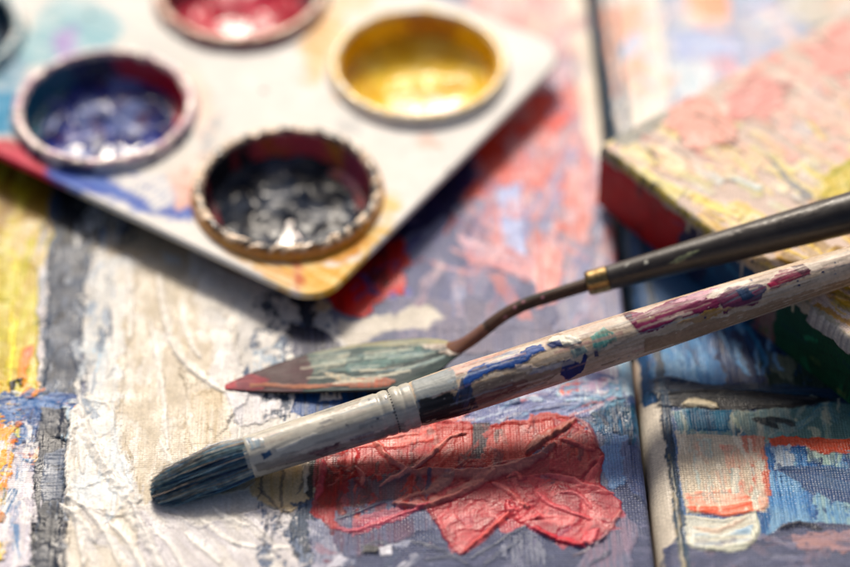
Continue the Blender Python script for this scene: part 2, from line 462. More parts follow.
K([(44,395),(72,392),(66,440),(48,440)], '#c9ccce', '#3a6c9a', warp=1.2, dry=.52, blot=.6, wv=0)
# cream field
CREAM = [(92,215),(150,190),(330,310),(345,350),(345,600),(55,600),(64,500),(72,420),(82,390),(84,320)]
K(CREAM, '#d0cdc9', '#c2bfba', warp=1.4, h=.3, ridge=.25, wv=.15, st=.2, sl=9, groove=.08)
K([(92,160),(260,170),(330,310),(250,330),(110,262)], '#c6b7a0', '#b5a48c', warp=2, h=.2, wv=.3, st=.3)  # palette's cast shadow painted as tan over the cream
K([(245,270),(320,300),(330,370),(235,350)], '#c8c6c4', '#b9b6b2', warp=2, wv=.2)
K([(80,200),(150,205),(130,250),(90,260)], '#3a3c3e', '#8a8478', warp=2, dry=.5, blot=.5)
K([(140,262),(190,285),(212,340),(215,430),(185,470),(150,505),(138,500),(118,440),(122,330)], '#c9bda8', '#c0b49e', warp=1.6, h=.2, wv=.25, st=.14)
K([(96,255),(140,262),(128,330),(120,430),(100,440),(86,420),(88,330)], '#d6d4ce', '#c2c3c2', warp=1, h=.3, ridge=.2)
K([(76,400),(118,400),(124,440),(142,500),(122,520),(80,510),(64,480)], '#ccd2d6', '#d0c8bc', warp=.8, h=.35, ridge=.3, wv=.05)
K([(100,445),(118,432),(124,450),(112,478),(98,480)], '#b9c6cc', '#cfc4b0', warp=.6, h=.3, ridge=.3, wv=0)
K([(66,490),(112,480),(150,520),(180,600),(60,600)], '#cbc4b8', '#bfb8ac', warp=1, h=.3, ridge=.3, wv=.05)
K([(130,505),(200,525),(330,500),(330,600),(150,600)], '#cbc7c6', '#bfbcc0', warp=1.2, h=.3, ridge=.25, wv=.2, ang=125)
K([(170,330),(235,325),(250,400),(215,440),(188,400)], '#dad7d2', '#cdc6ba', warp=1, h=.35, ridge=.35, wv=.05)
K([(186,385),(212,378),(206,440),(190,445)], '#d9d6d2', warp=.7, h=.25, wv=.1)
K([(108,370),(128,362),(124,400),(104,408)], '#d6dadb', warp=.7, h=.25, wv=.1)
K([(190,250),(260,290),(240,330),(190,300)], '#d2cdc4', warp=1.5, dry=.3, h=.2)
K([(60,405),(75,398),(78,430),(70,445),(60,440)], '#b4c8d4', '#dcd8d0', warp=.8, h=.5, ridge=.2, wv=0)
K([(92,330),(104,325),(106,365),(92,375)], '#a9c4d6', '#cfd2d2', warp=.8, dry=.45)
K([(136,486),(150,480),(146,502),(134,510)], '#a3c3d2', '#c9c4b8', warp=.8, dry=.42)
K([(102,505),(124,480),(122,510),(106,526)], '#b6cad6', '#c6cacc', warp=.6, h=.25, wv=0)
pt.scatter([(92,240),(250,300),(240,430),(160,500),(90,500),(80,380)], 46, ['#d6d4d0', '#ccc9c4', '#c3bdb2', '#d2d2d2', '#bcc4c9'], seed=3, h=.12, ridge=.12, wv=.2, L=(5, 16), W=(.8, 3), a=(.25, .8), spread=10, sl=9)
pt.scatter([(60,500),(330,500),(330,600),(60,600)], 40, ['#d2cfca', '#c0bbb4', '#cccbcd', '#b8b6b9'], ang=118, seed=4, h=.14, ridge=.16, wv=.15, L=(5, 15), W=(.8, 2.6), a=(.3, .9), spread=12, sl=9)
pt.scatter([(180,250),(330,320),(330,400),(200,400)], 34, ['#dedad4', '#cfcac2', '#c6c3c0', '#d6d0c4'], seed=5, h=.12, ridge=.12, wv=.2, L=(4, 12), W=(.8, 2.6), a=(.3, .9), spread=12, sl=8)
K([(140,258),(186,270),(206,325),(212,430),(180,475),(148,508),(136,500),(120,440),(124,330)], '#c4baaa', '#beb4a2', warp=1.6, h=.1, wv=.2, st=.14, dry=.3, sl=16)
pt.scatter([(120,262),(200,290),(225,430),(160,500),(120,440)], 44, ['#dedad2', '#d2ccc0', '#e0ddd8', '#c4b8a2', '#bfae94'], seed=13, h=.08, ridge=.08, wv=.3, L=(5, 18), W=(.5, 3), a=(.2, .75), spread=7, sl=12, dry=.42)
K([(190,392),(226,390),(228,440),(196,446)], '#cbbca2', '#d6cec0', warp=1, h=.1, wv=.4, dry=.2, sl=12)
K([(76,400),(110,402),(120,440),(134,490),(116,520),(80,508),(64,478)], '#d3d8da', '#d4ccc0', warp=.8, h=.25, ridge=.2, wv=.05, dry=.15)
pt.scatter([(78,180),(130,200),(100,420),(70,420)], 60, ['#46566c', '#d6d6d4', '#9aa6b4', '#e0ddd6'], seed=6, dry=.46, h=.15, blot=.5)
pt.scatter([(44,220),(84,220),(64,600),(30,600)], 70, ['#2c3646', '#5c6a80', '#3c4a5e', '#a8b0ba', '#182030'], seed=7, dry=.46, h=.12, blot=.4)
pt.scatter([(-60,120),(50,150),(44,420),(-60,420)], 60, ['#c8bc44', '#b8a838', '#d4cc74', '#b89838', '#ccc45c'], seed=8, h=.15, L=(4, 14), spread=5)
pt.scatter([(-60,390),(70,400),(40,470),(-60,480)], 70, ['#2a5c98', '#e4b41c', '#1c3468', '#d8d8d8', '#dd7c2c', '#3c8cb4'], ang=30, spread=60, seed=9, dry=.46, blot=.6, h=.2)
pt.scatter([(-10,430),(50,440),(36,600),(-20,600)], 50, ['#dcd8da', '#c0bcc8', '#e6e4e2', '#4c7ca8'], seed=10, dry=.5, L=(3, 10))
for q, wd, hh in (([(80,400),(86,430),(104,466),(124,488),(134,512),(150,540),(168,580)], .75, .9),
                  ([(72,410),(70,450),(66,490),(76,520),(84,567)], .6, .7),
                  ([(76,420),(80,450),(82,476)], .4, .4),
                  ([(60,505),(72,515),(90,530),(96,545)], .5, .6),
                  ([(64,500),(84,508),(104,530),(120,567)], .45, .5),
                  ([(110,526),(130,545),(144,575)], .5, .5),
                  ([(150,318),(158,350),(165,400),(168,450)], .35, .4),
                  ([(158,275),(162,310),(172,350),(194,375),(225,395)], .6, .6),
                  ([(180,300),(184,335),(200,360)], .4, .35),
                  ([(128,262),(134,300),(131,340)], .4, .4),
                  ([(185,535),(200,550),(222,567)], .45, .35), ([(200,520),(222,540),(240,548)], .4, .3),
                  ([(214,508),(228,520),(250,528)], .35, .3), ([(150,530),(172,548),(186,575)], .4, .35),
                  ([(230,405),(240,425),(238,445)], .35, .35), ([(160,440),(176,470),(182,500)], .3, .3),
                  ([(232,545),(262,552),(290,550)], .35, .3), ([(112,300),(116,340),(108,380)], .4, .4)):
    LN(q, wd * 1.15, hh * 1.0, '#e6e3dd', a=.7, warp=.2)
K([(-40,398),(80,396),(78,410),(50,424),(-40,424)], '#2a6ca4', '#1c4a80', warp=1.6, dry=.44, ang=0, sl=5, blot=.35, wv=.1)
K([(40,408),(70,412),(64,470),(60,530),(62,600),(34,600),(36,480)], '#343f52', '#232c3a', warp=1, dry=.34, blot=.3, wv=.1, h=.12, st=.6)
K([(44,455),(64,450),(62,500),(42,505)], '#717b8c', '#4a566a', warp=.8, dry=.36, ang=0, wv=.1, h=.12)
K([(-40,425),(12,428),(12,470),(-40,475)], '#dcb830', '#d89c28', warp=1.5, dry=.5, blot=.3, wv=.1, h=.2)
K([(-40,476),(6,478),(2,522),(-40,522)], '#d08438', '#20686c', warp=1.5, dry=.5, blot=.3, wv=.1, h=.2)
# dark flecks in the white
K([(252,330),(300,318),(330,322),(330,420),(285,420),(262,400),(240,380)], '#3b4b62', '#5c6c84', warp=1.5, dry=.54, blot=.65, h=.05, ridge=0, wv=.4)
K([(250,352),(285,345),(280,375),(250,372)], '#8fa0b0', '#b6bec4', warp=1, dry=.5, blot=.5)
K([(292,255),(312,258),(318,300),(310,330),(296,320),(288,290)], '#1b1e24', '#3a4350', warp=1.4, dry=.3, blot=.4)
K([(286,325),(322,330),(345,345),(330,370),(296,362)], '#20283a', '#4c4f66', warp=1.2, dry=.3, blot=.4)
K([(255,300),(285,290),(282,325),(262,330)], '#4c5560', warp=1.2, dry=.55, blot=.6, h=.03)
K([(285,386),(420,378),(430,400),(330,425),(285,412)], '#31405e', '#28548a', warp=1.2, dry=.28, blot=.3, h=.1)
K([(225,395),(300,388),(290,415),(240,430)], '#d4d1cf', '#c3c2c6', warp=1, dry=.25, h=.25)
K([(318,388),(345,388),(340,400),(320,402)], '#d6d6d8', warp=.8, dry=.48, blot=.5)
K([(264,395),(296,390),(290,420),(262,425)], '#3a4a60', warp=1, dry=.55, blot=.6, h=.02)
K([(258,470),(300,455),(318,462),(312,500),(290,515),(262,505),(246,490)], '#c6b496', '#b39c76', warp=.9, h=.3, ridge=.4, wv=.05)
K([(196,470),(262,466),(250,492),(216,500)], '#cac3b4', '#bdb4a2', warp=.8, h=.2, wv=.2)
K([(302,452),(320,448),(320,478),(312,505),(306,498),(308,470)], '#15171b', '#383c40', warp=.8, h=.1, wv=.4)
K([(292,500),(318,500),(314,567),(296,560)], '#5b6a7e', '#333d4e', warp=1.4, dry=.36, blot=.4, wv=.5)
K([(262,505),(345,505),(350,600),(262,600)], '#4d5b74', '#6f7c92', warp=1.5, dry=.57, blot=.65, h=.02, ridge=0, wv=.5)
for q in ([(258,490),(268,500),(280,512),(296,520)], [(262,470),(258,500)], [(286,460),(282,490),(284,512)], [(300,452),(304,480),(296,496)], [(270,516),(264,540),(268,560)], [(284,512),(276,530),(272,545)]):
    LN(q, .22, -.1, '#3c4454', a=.55, warp=.6)
LN([(300,450),(306,466),(304,494)], .4, .5, '#d8d0c0', a=.8)

# lower right lavender with weave
K([(318,505),(440,490),(700,480),(700,640),(310,640)], '#70768f', '#666c86', warp=1.5, wv=1.3, h=.05, ridge=.05, st=.3, ang=0)
K([(310,520),(350,515),(352,600),(312,600)], '#c8c7d2', '#8e92a6', warp=1.4, dry=.36, blot=.5, wv=.8)
K([(420,392),(560,366),(648,360),(650,412),(560,418),(500,428),(430,432)], '#858cb2', '#7078a0', warp=1, h=.15, ang=10, wv=.4)
K([(556,372),(640,345),(648,395),(600,408),(560,402)], '#c3d3de', '#8fb4cc', warp=1.2, dry=.3, h=.2, wv=.3)
K([(575,375),(612,360),(618,392),(585,396)], '#e0e6ea', '#b4a0b8', warp=1.2, dry=.4, blot=.4, h=.25, wv=.1)
K([(486,385),(560,375),(556,395),(500,400)], '#a3b1cc', '#d09a98', warp=1, dry=.42, ang=15)
K([(560,386),(582,380),(580,394),(564,398)], '#d86450', warp=.9, dry=.42, blot=.4)
K([(436,410),(460,404),(470,414),(452,424),(436,424)], '#d9654c', '#c9a09a', warp=.7, dry=.3, h=.2)
K([(590,402),(650,396),(655,430),(645,452),(606,445),(592,425)], '#145068', '#1c4068', warp=1.2, wv=.6, dry=.12, ang=10)
K([(604,432),(632,438),(628,478),(612,492),(600,470)], '#86a6cc', '#7a8fb6', warp=1.2, wv=.9, dry=.22)
K([(620,440),(660,435),(668,500),(640,500),(624,478)], '#5f6c92', '#7d86a4', warp=1.2, wv=1)
LN([(488,428),(520,414),(560,407),(610,402),(650,398)], .45, .25, '#4c5674', a=.6)
LN([(497,404),(508,402),(520,404)], .9, .8, '#6a7a70', a=1)
K([(640,395),(656,395),(676,520),(685,640),(668,640),(660,500),(646,450)], '#2b3359', '#4a4f76', warp=.5, wv=.5)
pt.scatter([(430,400),(650,368),(650,400),(500,424),(430,428)], 60, ['#98a4c8', '#6c78a4', '#c8d4e0', '#5c6894', '#88b4cc', '#b07c88'], ang=12, seed=31, W=(.4, 1.2), h=.12)
pt.scatter([(585,405),(650,400),(655,450),(590,440)], 24, ['#143c5c', '#1c6480', '#2c6c90', '#141f40'], ang=85, seed=32)
K([(316,508),(345,480),(424,470),(430,505),(380,522),(330,535)], '#7c4a58', '#6c5868', warp=1, dry=.36, wv=.9, h=0, ridge=0)
pt.scatter([(440,520),(680,480),(700,600),(420,600)], 90, ['#8c8fa8', '#5c6480', '#9a9cb0', '#4c5674', '#7c7a98'], ang=10, spread=50, seed=33, wv=.9, h=.03, ridge=.05, a=(.2, .6))
pt.scatter([(312,530),(440,520),(440,600),(312,600)], 40, ['#d0d0da', '#56627c', '#8c92a8', '#a0606c'], ang=10, spread=50, seed=34, wv=.7, h=.05, ridge=.05, dry=.46, blot=.5)
# red patch
RED = [(320,462),(345,440),(430,418),(480,424),(500,425),(545,412),(572,412),(592,432),(604,452),(606,470),(621,498),(622,512),(600,540),(575,548),(540,536),(512,517),(482,540),(462,556),(440,538),(424,515),(380,520),(330,528),(316,515)]
K([(316,455),(345,436),(430,418),(445,470),(440,500),(330,530),(312,515)], '#b04a50', '#8a5058', warp=.8, wv=.7, h=.08, dry=.1)
K([(335,510),(430,495),(436,530),(350,560),(335,545)], '#7d6b80', '#747a92', warp=1.2, wv=1, dry=.2)
K([(350,520),(420,500),(424,512),(352,536)], '#c25c6c', '#a86a7c', warp=.8, dry=.35, wv=.8, ang=15)
K([(345,436),(430,418),(470,424),(476,462),(436,474),(400,484),(352,486),(342,462)], '#b03c40', '#a84c50', warp=.9, wv=.5, h=.1, st=.3, ang=80)
K([(430,425),(500,425),(556,412),(574,418),(545,445),(520,462),(436,474)], '#b04440', '#b05250', warp=.8, wv=.6, h=.1)
K([(355,432),(430,418),(440,440),(400,448),(352,446)], '#d98078', '#cf5f58', warp=.8, dry=.35, wv=.4, ang=15)
K([(318,460),(336,450),(344,468),(342,500),(326,512),(316,505)], '#a3202c', '#6d1c24', warp=.6, wv=.5, h=.1, st=.9, sl=14)
K([(336,450),(352,444),(360,470),(348,486),(340,480)], '#c01e2a', '#9c1820', warp=.6, wv=.2, h=.15)
K([(322,470),(352,470),(360,492),(330,496)], '#4c1e20', '#a3302a', warp=.8, dry=.5, wv=.5, blot=.3)
K([(400,430),(440,425),(436,470),(400,470)], '#8a4a44', '#a86a66', warp=1, dry=.56, blot=.5, h=.02)
K([(472,424),(490,424),(486,458),(470,460)], '#46414c', '#5a4a50', warp=.5, wv=.9, h=0, ridge=0)
K([(494,430),(506,430),(506,444),(496,444)], '#4c464c', '#8a4a44', warp=.8, dry=.45, wv=.8, h=0)
K([(540,440),(566,436),(560,452),(545,456)], '#7a4a50', '#a85a5a', warp=.8, dry=.4, wv=.8, h=0)
K([(345,482),(420,468),(424,498),(350,508)], '#84545c', '#6d5a64', warp=.8, dry=.25, wv=1, h=0)
K([(436,478),(545,455),(575,420),(590,440),(604,455),(600,490),(540,500),(505,512),(462,553),(440,532),(426,508)], '#a03c48', '#903642', warp=.6, wv=.55, h=.15, ridge=.15, st=.18, ang=35)
K([(428,508),(470,488),(508,480),(522,505),(485,538),(462,555),(445,540)], '#aa444e', '#9a3a46', warp=.5, wv=.35, h=.25, ridge=.12, rw=.3, st=.22, ang=30, dry=.15)
K([(505,480),(560,474),(600,486),(619,500),(622,514),(600,540),(578,548),(545,538),(515,518)], '#aa4250', '#983a48', warp=.5, wv=.25, h=.3, ridge=.1, rw=.3, st=.25, ang=-25, dry=.2)
K([(555,418),(590,432),(604,455),(598,462),(580,478),(548,470)], '#ac464e', '#9c404a', warp=.5, wv=.5, h=.2, ridge=.2)
K([(506,500),(530,506),(545,520),(520,524),(508,514)], '#dd7c80', warp=.4, wv=0, h=.5, ridge=.3)
K([(584,534),(598,530),(592,546),(580,544)], '#dd7f84', warp=.4, wv=0, h=.4, ridge=.2)
K([(540,476),(556,480),(550,496),(537,490)], '#8a5a68', '#a85a64', warp=.4, wv=.7, h=0, ridge=0)
K([(452,500),(476,508),(470,530),(456,520)], '#a8606c', '#b8626c', warp=.7, dry=.3, wv=.8, h=.02, ridge=0)
K([(560,530),(580,528),(575,540),(558,540)], '#a8566a', warp=.7, dry=.4, wv=.8, h=0)
K([(600,540),(624,512),(640,530),(620,600),(560,600),(585,556)], '#8489a0', '#9a8a9c', warp=.8, wv=1)
pt.scatter([(330,450),(430,424),(440,500),(330,520)], 50, ['#b84440', '#942c34', '#7c2c34', '#b0605c', '#5c3c44'], ang=80, spread=25, seed=41, wv=.5, h=.06, W=(.4, 1.4), dry=.44)
pt.scatter([(440,430),(570,420),(600,470),(440,480)], 40, ['#b04844', '#983a3c', '#b86460', '#74404a'], ang=70, spread=30, seed=42, wv=.5, h=.08, dry=.44)
pt.scatter([(440,490),(600,480),(615,515),(580,540),(520,520),(462,548)], 60, ['#c4545c', '#a03c48', '#c8686c', '#b0444e'], ang=30, spread=40, seed=43, wv=.25, h=.06, ridge=.08, W=(.6, 2.2))
rp = [pt.m(*p) for p in RED]; dd_ = sdf(pt.x, pt.y, rp); pt.w *= 1 - .55 * sstep(.8, -.5, dd_)
PK = '#b98078'
for q, wd, hh, c in (([(408,473),(440,471),(475,474),(505,470),(530,460),(552,446)], .85, 1.1, PK),
                     ([(394,506),(418,509),(446,502),(470,490),(488,480),(496,474)], .75, 1.0, PK),
                     ([(528,454),(538,444),(552,436),(563,431),(574,422)], .7, 1.0, '#a87468'),
                     ([(372,436),(382,452),(398,464),(412,473)], .42, .7, '#d99a90'),
                     ([(396,478),(414,470),(436,452),(450,438),(466,434)], .35, .55, '#d4958c'),
                     ([(424,496),(438,490),(448,482),(454,476)], .8, .6, '#a8847c'),
                     ([(356,468),(366,478),(362,486)], .3, .4, '#c98078'),
                     ([(380,486),(400,476),(412,470)], .3, .35, '#d08a82'),
                     ([(394,506),(404,500),(424,494)], .4, .4, PK),
                     ([(462,554),(480,540),(500,522),(508,514)], .4, .5, '#d86a66'),
                     ([(492,484),(506,492),(522,504),(528,512)], .35, .4, '#d88480'),
                     ([(536,494),(552,508),(570,514),(592,520)], .35, .4, '#d4747a'),
                     ([(546,476),(566,478),(590,488),(614,494)], .4, .5, '#d67a7c'),
                     ([(574,420),(588,426),(598,450)], .35, .4, '#a05c60'),
                     ([(560,440),(576,446),(594,452)], .4, .5, '#cc6e6c'),
                     ([(588,480),(598,464),(604,456)], .35, .45, '#cf6a6c'),
                     ([(526,526),(544,536),(566,544),(585,548)], .45, .5, '#c8404e'),
                     ([(600,542),(614,526),(622,512)], .35, .4, '#b87a78'),
                     ([(572,556),(590,548),(606,536)], .3, .3, '#6a5a68'),
                     ([(560,494),(578,496),(592,510)], .3, .35, '#d88286'),
                     ([(508,478),(520,474),(520,482)], .3, .3, '#cc6e6c'),
                     ([(316,500),(320,480),(322,462)], .4, .5, '#c8606a'),
                     ([(336,530),(352,534),(380,524),(430,506)], .4, .4, '#c05a6a'),
                     ([(352,446),(390,438),(420,434)], .25, .3, '#dc9a92')):
    LN(q, wd, hh * 1.25, c, a=.75)
for q in ([(470,560),(500,540),(524,526)], [(484,566),(512,546),(526,532)], [(500,560),(520,540)], [(392,500),(360,512),(340,520)],
          [(430,470),(426,492)], [(360,548),(380,542),(396,552)], [(410,540),(440,548),(470,566)], [(632,495),(650,508)], [(590,567),(612,552)], [(424,560),(450,556)]):
    LN(q, .35, .3, '#3c4660', a=.8)
K([(366,546),(380,548),(378,556),(362,554)], '#1c2230', warp=.4, h=.2, wv=.2)
K([(380,548),(392,544),(394,556),(382,558)], '#d0d0d8', warp=.4, h=.2, wv=.2)
K([(500,545),(530,535),(560,560),(520,575)], '#56627c', '#8a8e9e', warp=1.4, dry=.45, wv=.8)
K([(660,485),(668,485),(684,560),(684,600),(676,600),(668,540)], '#b23248', '#6a4a6c', warp=.6, dry=.35, wv=.3)
K([(628,352),(640,350),(654,398),(646,402)], '#d4663e', '#9a4a40', warp=.3, dry=.2, wv=.2)

pt.mottle(); pt.grade()
z = np.tile(ex[:, 1], len(ys)); X = np.tile(ex[:, 0], len(ys)); isx = np.tile(ex[:, 1] < -RAD * .99, len(ys))
Z = z + pt.h * np.where(z < -.3, .0, 1); X = X + np.where(z < -.3, pt.h * .5, 0)
Z[isx] = z[isx]
me = mesh_np('painted_face', np.stack([X, Y_.ravel(), Z], 1), grid_faces(len(ys), len(ex)), col=pt.c, wv=pt.w)
left = thing('canvas_painting', 'large flat painting in cream, yellow and lavender with a red patch, under the palette', 'painting', (A0[0], A0[1], 0), (0, 0, yaw))
link('painted_face', me, M_paint, left)
link('stretcher', box_mesh('stretcher', -139.8, -.4, ys[0] + .2, ys[-1] - .2, -17.9, -.5), M_frame, left)

# ---- right painting: a rounded primed shoulder along its left side
GAP = .7
R2 = 3.7
B0 = A0 + np.array([math.cos(yaw), math.sin(yaw), 0]) * GAP
RM0 = local_map(B0[0], B0[1], yaw, .6)
def RM(px, py):
    q = RM0(px, py); return q
ys2 = rows(-22, 50, 185, .2, .55)
th = np.linspace(math.pi / 2, 0, 22)
ex = [(0, -R2 - k, R2 - R2 * math.pi / 2 - k) for k in (13, 8, 4, 2)]
ex += [(R2 - R2 * math.sin(t), -R2 + R2 * math.cos(t), R2 - R2 * t) for t in th]
ex += [(x, 0, x) for x in np.arange(R2 + .2, 48, .2)] + [(x, 0, x) for x in np.arange(48, 110, .6)]
ex = np.array(ex)
S_, Y_ = np.meshgrid(ex[:, 2], ys2)
pr = Paint(S_.ravel(), Y_.ravel(), '#c3bab0', RM)
K = pr.stroke; LN = pr.line
E = R2 - .35   # where the paint starts
pr.w[:] = .2; pr.c[:] = lin('#cfc7ba')
K([(E, -40), (120, -40), (120, 200), (E, 200)], '#5f7fa6', '#7f8ba4', raw=True, smooth=0, warp=.5, ws=5, wv=.8, h=.15, ridge=.15, st=.3)
# far pastel part
K([(600,-60),(900,-60),(900,120),(620,200),(612,90)], '#b7c1d3', '#a9b4cc', warp=2, wv=.5, h=.1)
K([(585,-40),(655,-40),(668,60),(670,110),(620,150),(606,140),(600,60)], '#e0d8cc', '#d4d0cc', warp=1.2, h=.25, ridge=.3, wv=.2)
K([(592,8),(640,4),(648,88),(630,98),(606,92)], '#eeb096', '#e6bca6', warp=1, h=.15, wv=.4)
K([(678,-20),(728,-20),(732,28),(712,32),(690,24)], '#eea584', '#eab89c', warp=1.2, h=.15, wv=.4)
K([(668,40),(700,30),(740,38),(735,58),(680,62)], '#a9b6da', '#b3bed6', warp=1.5, ang=5)
K([(668,62),(720,60),(716,90),(676,96)], '#c3d2dc', '#cfd2d6', warp=1.5)
K([(706,55),(735,58),(740,80),(712,80)], '#cf9ca8', '#b9a6b4', warp=1.2, dry=.4)
K([(765,-30),(900,-30),(900,10),(812,30),(790,24)], '#c4bfb2', '#bdbab4', warp=.8, h=.4, ridge=.5, wv=.1)
LN([(680,30),(720,36),(760,34),(800,30)], .6, .4, '#8494bc')
K([(590,30),(600,40),(612,120),(612,150),(600,150),(596,90)], '#4d6070', '#6a7888', warp=.6, dry=.15)  # shade of the gap between canvases painted as a slate band
# mid blues (mostly behind brush and block)
K([(618,150),(900,140),(900,420),(640,400)], '#2f5c86', '#1f4468', warp=1, wv=.7, st=.5, sl=12)
K([(640,318),(730,305),(760,345),(775,398),(700,400),(655,396)], '#4f86b4', '#2f6290', warp=1.4, wv=.5, st=.7, sl=16, sw=.5, h=.15)
K([(650,352),(690,350),(700,385),(660,388)], '#86aac8', '#4a80ae', warp=1.2, dry=.4, sl=14, sw=.5, wv=.5)
K([(700,325),(770,330),(800,392),(728,388)], '#122a52', '#1c3a62', warp=1.6, dry=.2, wv=.4)  # block's cast shadow painted in as dark blue
K([(755,350),(850,375),(900,420),(770,400)], '#14322e', '#3c4a44', warp=1.6, dry=.3)  # block's shadow carried on in painted dark green
K([(770,352),(800,360),(790,385),(768,372)], '#6d7468', warp=1, dry=.4)
K([(652,378),(700,384),(780,395),(850,400),(850,410),(700,410),(655,402)], '#1d4668', '#143250', warp=.8, ang=0, h=.15)
pr.scatter([(655,378),(860,395),(860,412),(660,410)], 40, ['#1c3c58', '#0f1c2c', '#2c5474', '#143048'], ang=0, spread=8, seed=53, L=(4, 12), W=(.4, 1.2), h=.15)
K([(655,392),(740,394),(800,396),(840,402),(800,410),(740,412),(690,410),(660,406)], '#101b2a', '#1d3448', warp=.7, ang=0, h=.35, ridge=.3, wv=.1)
LN([(652,380),(672,378),(700,386),(730,390)], .5, .35, '#1c3c5c')
pr.scatter([(600,-40),(860,-40),(860,30),(640,150),(610,150)], 80, ['#c8d2e2', '#e8c4b0', '#b0bcd8', '#e0dcd4', '#d8b4b0'], ang=60, spread=60, seed=51, L=(3, 10), W=(.8, 3))
# lower pictures
K([(740,414),(900,400),(900,450),(770,446),(745,440)], '#6a8a88', '#567878', warp=.8, ang=0, wv=.7)
K([(735,414),(790,410),(795,436),(748,440)], '#a3aea4', '#7c9494', warp=.8, dry=.3, wv=.7)
K([(672,412),(748,410),(742,446),(678,440)], '#6c94a4', '#b4b4a8', warp=.8, wv=.6, sl=10)
K([(684,412),(730,409),(728,432),(690,431)], '#1d6484', '#2f7c96', warp=.8, wv=.5, st=.5, sl=9, h=.15)
LN([(684,405),(704,406),(716,409)], .8, .6, '#cfc4ac')
LN([(736,412),(738,438)], .35, .2, '#1d4a5c', a=.8)
K([(762,442),(900,450),(900,470),(800,460),(770,470)], '#8fb0b4', '#6d9ab0', warp=1, wv=.7)
K([(755,445),(900,455),(900,548),(760,545)], '#34649a', '#5484b0', warp=1, wv=.8, st=.5, sl=12)
K([(806,448),(900,452),(900,470),(840,468),(806,460)], '#9db8b2', '#b2c6bc', warp=.8, wv=.6, dry=.2)
pr.scatter([(680,410),(860,400),(860,450),(680,440)], 50, ['#9ab4b4', '#6c9494', '#c4c4b0', '#4c8090', '#a8b4a0'], ang=85, spread=30, seed=54, wv=.6, W=(.4, 1.4))
pr.scatter([(770,455),(860,460),(860,530),(770,530)], 70, ['#4478b0', '#6c98c4', '#28528c', '#98b8c4', '#1c3460'], ang=88, spread=20, seed=56, wv=.7, W=(.4, 1.6), h=.06)
K([(735,414),(790,410),(795,432),(748,438)], '#a3aea4', '#7c9494', warp=.8, dry=.3, wv=.7)
K([(684,411),(731,409),(729,432),(689,431)], '#185c7c', '#2c7490', warp=.8, wv=.5, st=.5, sl=9, h=.1, dry=.2)
K([(652,380),(700,385),(760,384),(850,392),(850,398),(700,398),(655,398)], '#16344e', '#1c4660', warp=.8, ang=0, h=.12, fl=.8)
K([(657,393),(700,391),(760,393),(800,396),(838,402),(795,409),(740,412),(690,410),(661,406)], '#0c1420', '#142636', warp=.5, ang=0, h=.3, ridge=.25, wv=.1, fl=.97)
LN([(684,406),(702,406),(716,409)], .7, .6, '#cfc4ac')
K([(768,438),(800,440),(850,440),(900,440),(900,462),(850,456),(822,455),(800,447),(772,448)], '#cc5a40', '#b85440', warp=.9, ang=-5, h=.15, ridge=.2, wv=.3, dry=.3)
K([(768,448),(788,446),(794,470),(776,470)], '#ccd4da', '#8ea6c0', warp=.8, dry=.38, wv=1, blot=.3)
K([(776,466),(812,466),(850,470),(900,472),(900,512),(836,506),(816,498),(796,480),(780,476)], '#37507c', '#4b6484', warp=1, dry=.1, ang=-15, wv=.6, h=.15)
K([(816,492),(850,505),(900,510),(900,532),(812,528)], '#a3c0c4', '#6f98b8', warp=1.2, dry=.36, blot=.4, wv=.7)
K([(768,470),(800,484),(812,524),(770,532)], '#5f90c0', '#8cb0cc', warp=.8, dry=.35, wv=.8, sl=9)
K([(662,545),(760,540),(790,522),(900,528),(900,640),(670,640)], '#747990', '#666b84', warp=.8, ang=5, wv=1.2, st=.5)
K([(790,536),(860,532),(900,534),(900,548),(840,552),(798,548)], '#bb9490', '#a08a94', warp=1, dry=.3, wv=.7, ang=0)
LN([(778,530),(796,523),(810,526),(822,530)], .5, .5, '#2c3148')
LN([(752,420),(764,424),(778,430)], .6, .3, '#2c3a40'); LN([(764,420),(780,422),(794,428)], .5, .3, '#2c3a40')
K([(676,436),(740,436),(762,442),(768,498),(764,512),(686,514),(680,480)], '#dccfbb', '#d2c8b8', warp=.5, wv=.8, h=.1, ridge=.12, st=.2, sl=9)
K([(696,440),(712,440),(712,460),(700,456)], '#9fc0c6', '#c9cfc4', warp=.8, dry=.35, wv=.7)
K([(718,448),(742,444),(752,498),(742,500)], '#e2a090', '#d9b8a6', warp=.8, dry=.38, wv=.8, sl=10)
K([(738,438),(764,438),(770,498),(758,500),(750,470)], '#cf7c6a', '#d09a88', warp=.6, dry=.3, wv=.7, h=.12, sl=8)
pr.hk = .6; pr.lk = .35
K([(684,494),(740,490),(768,500),(764,512),(725,516),(690,508)], '#e0b8a4', '#dc8a74', warp=.5, wv=.2, ang=3, h=.25, ridge=.2)
K([(686,507),(722,508),(768,498),(768,508),(752,514),(724,518),(690,512)], '#e5735a', '#e08a70', warp=.35, wv=0, ang=3, h=.45, ridge=.3)
K([(684,516),(722,520),(756,514),(759,536),(748,548),(706,553),(690,549),(684,535)], '#d6d2c2', '#c6c8c0', warp=.4, wv=.35, h=.2, ridge=.3, ang=3)
K([(692,532),(720,536),(752,526),(756,538),(744,547),(706,551),(690,545)], '#dad8c8', '#9db4c4', warp=.4, wv=.05, h=.35, ridge=.3, ang=5, sl=8)
LN([(686,544),(704,552),(738,551),(754,543),(759,530),(756,512)], .4, .6, '#cfd0c0')
LN([(694,528),(712,532),(726,528),(744,520)], .4, .45, '#c9b8a8')
pr.scatter([(640,315),(780,305),(790,365),(652,365)], 60, ['#5c94c0', '#2c5c8c', '#84a8c8', '#183c64', '#3c7ca4'], ang=92, spread=8, seed=52, L=(4, 9), W=(.3, 1), h=.12, sl=9)
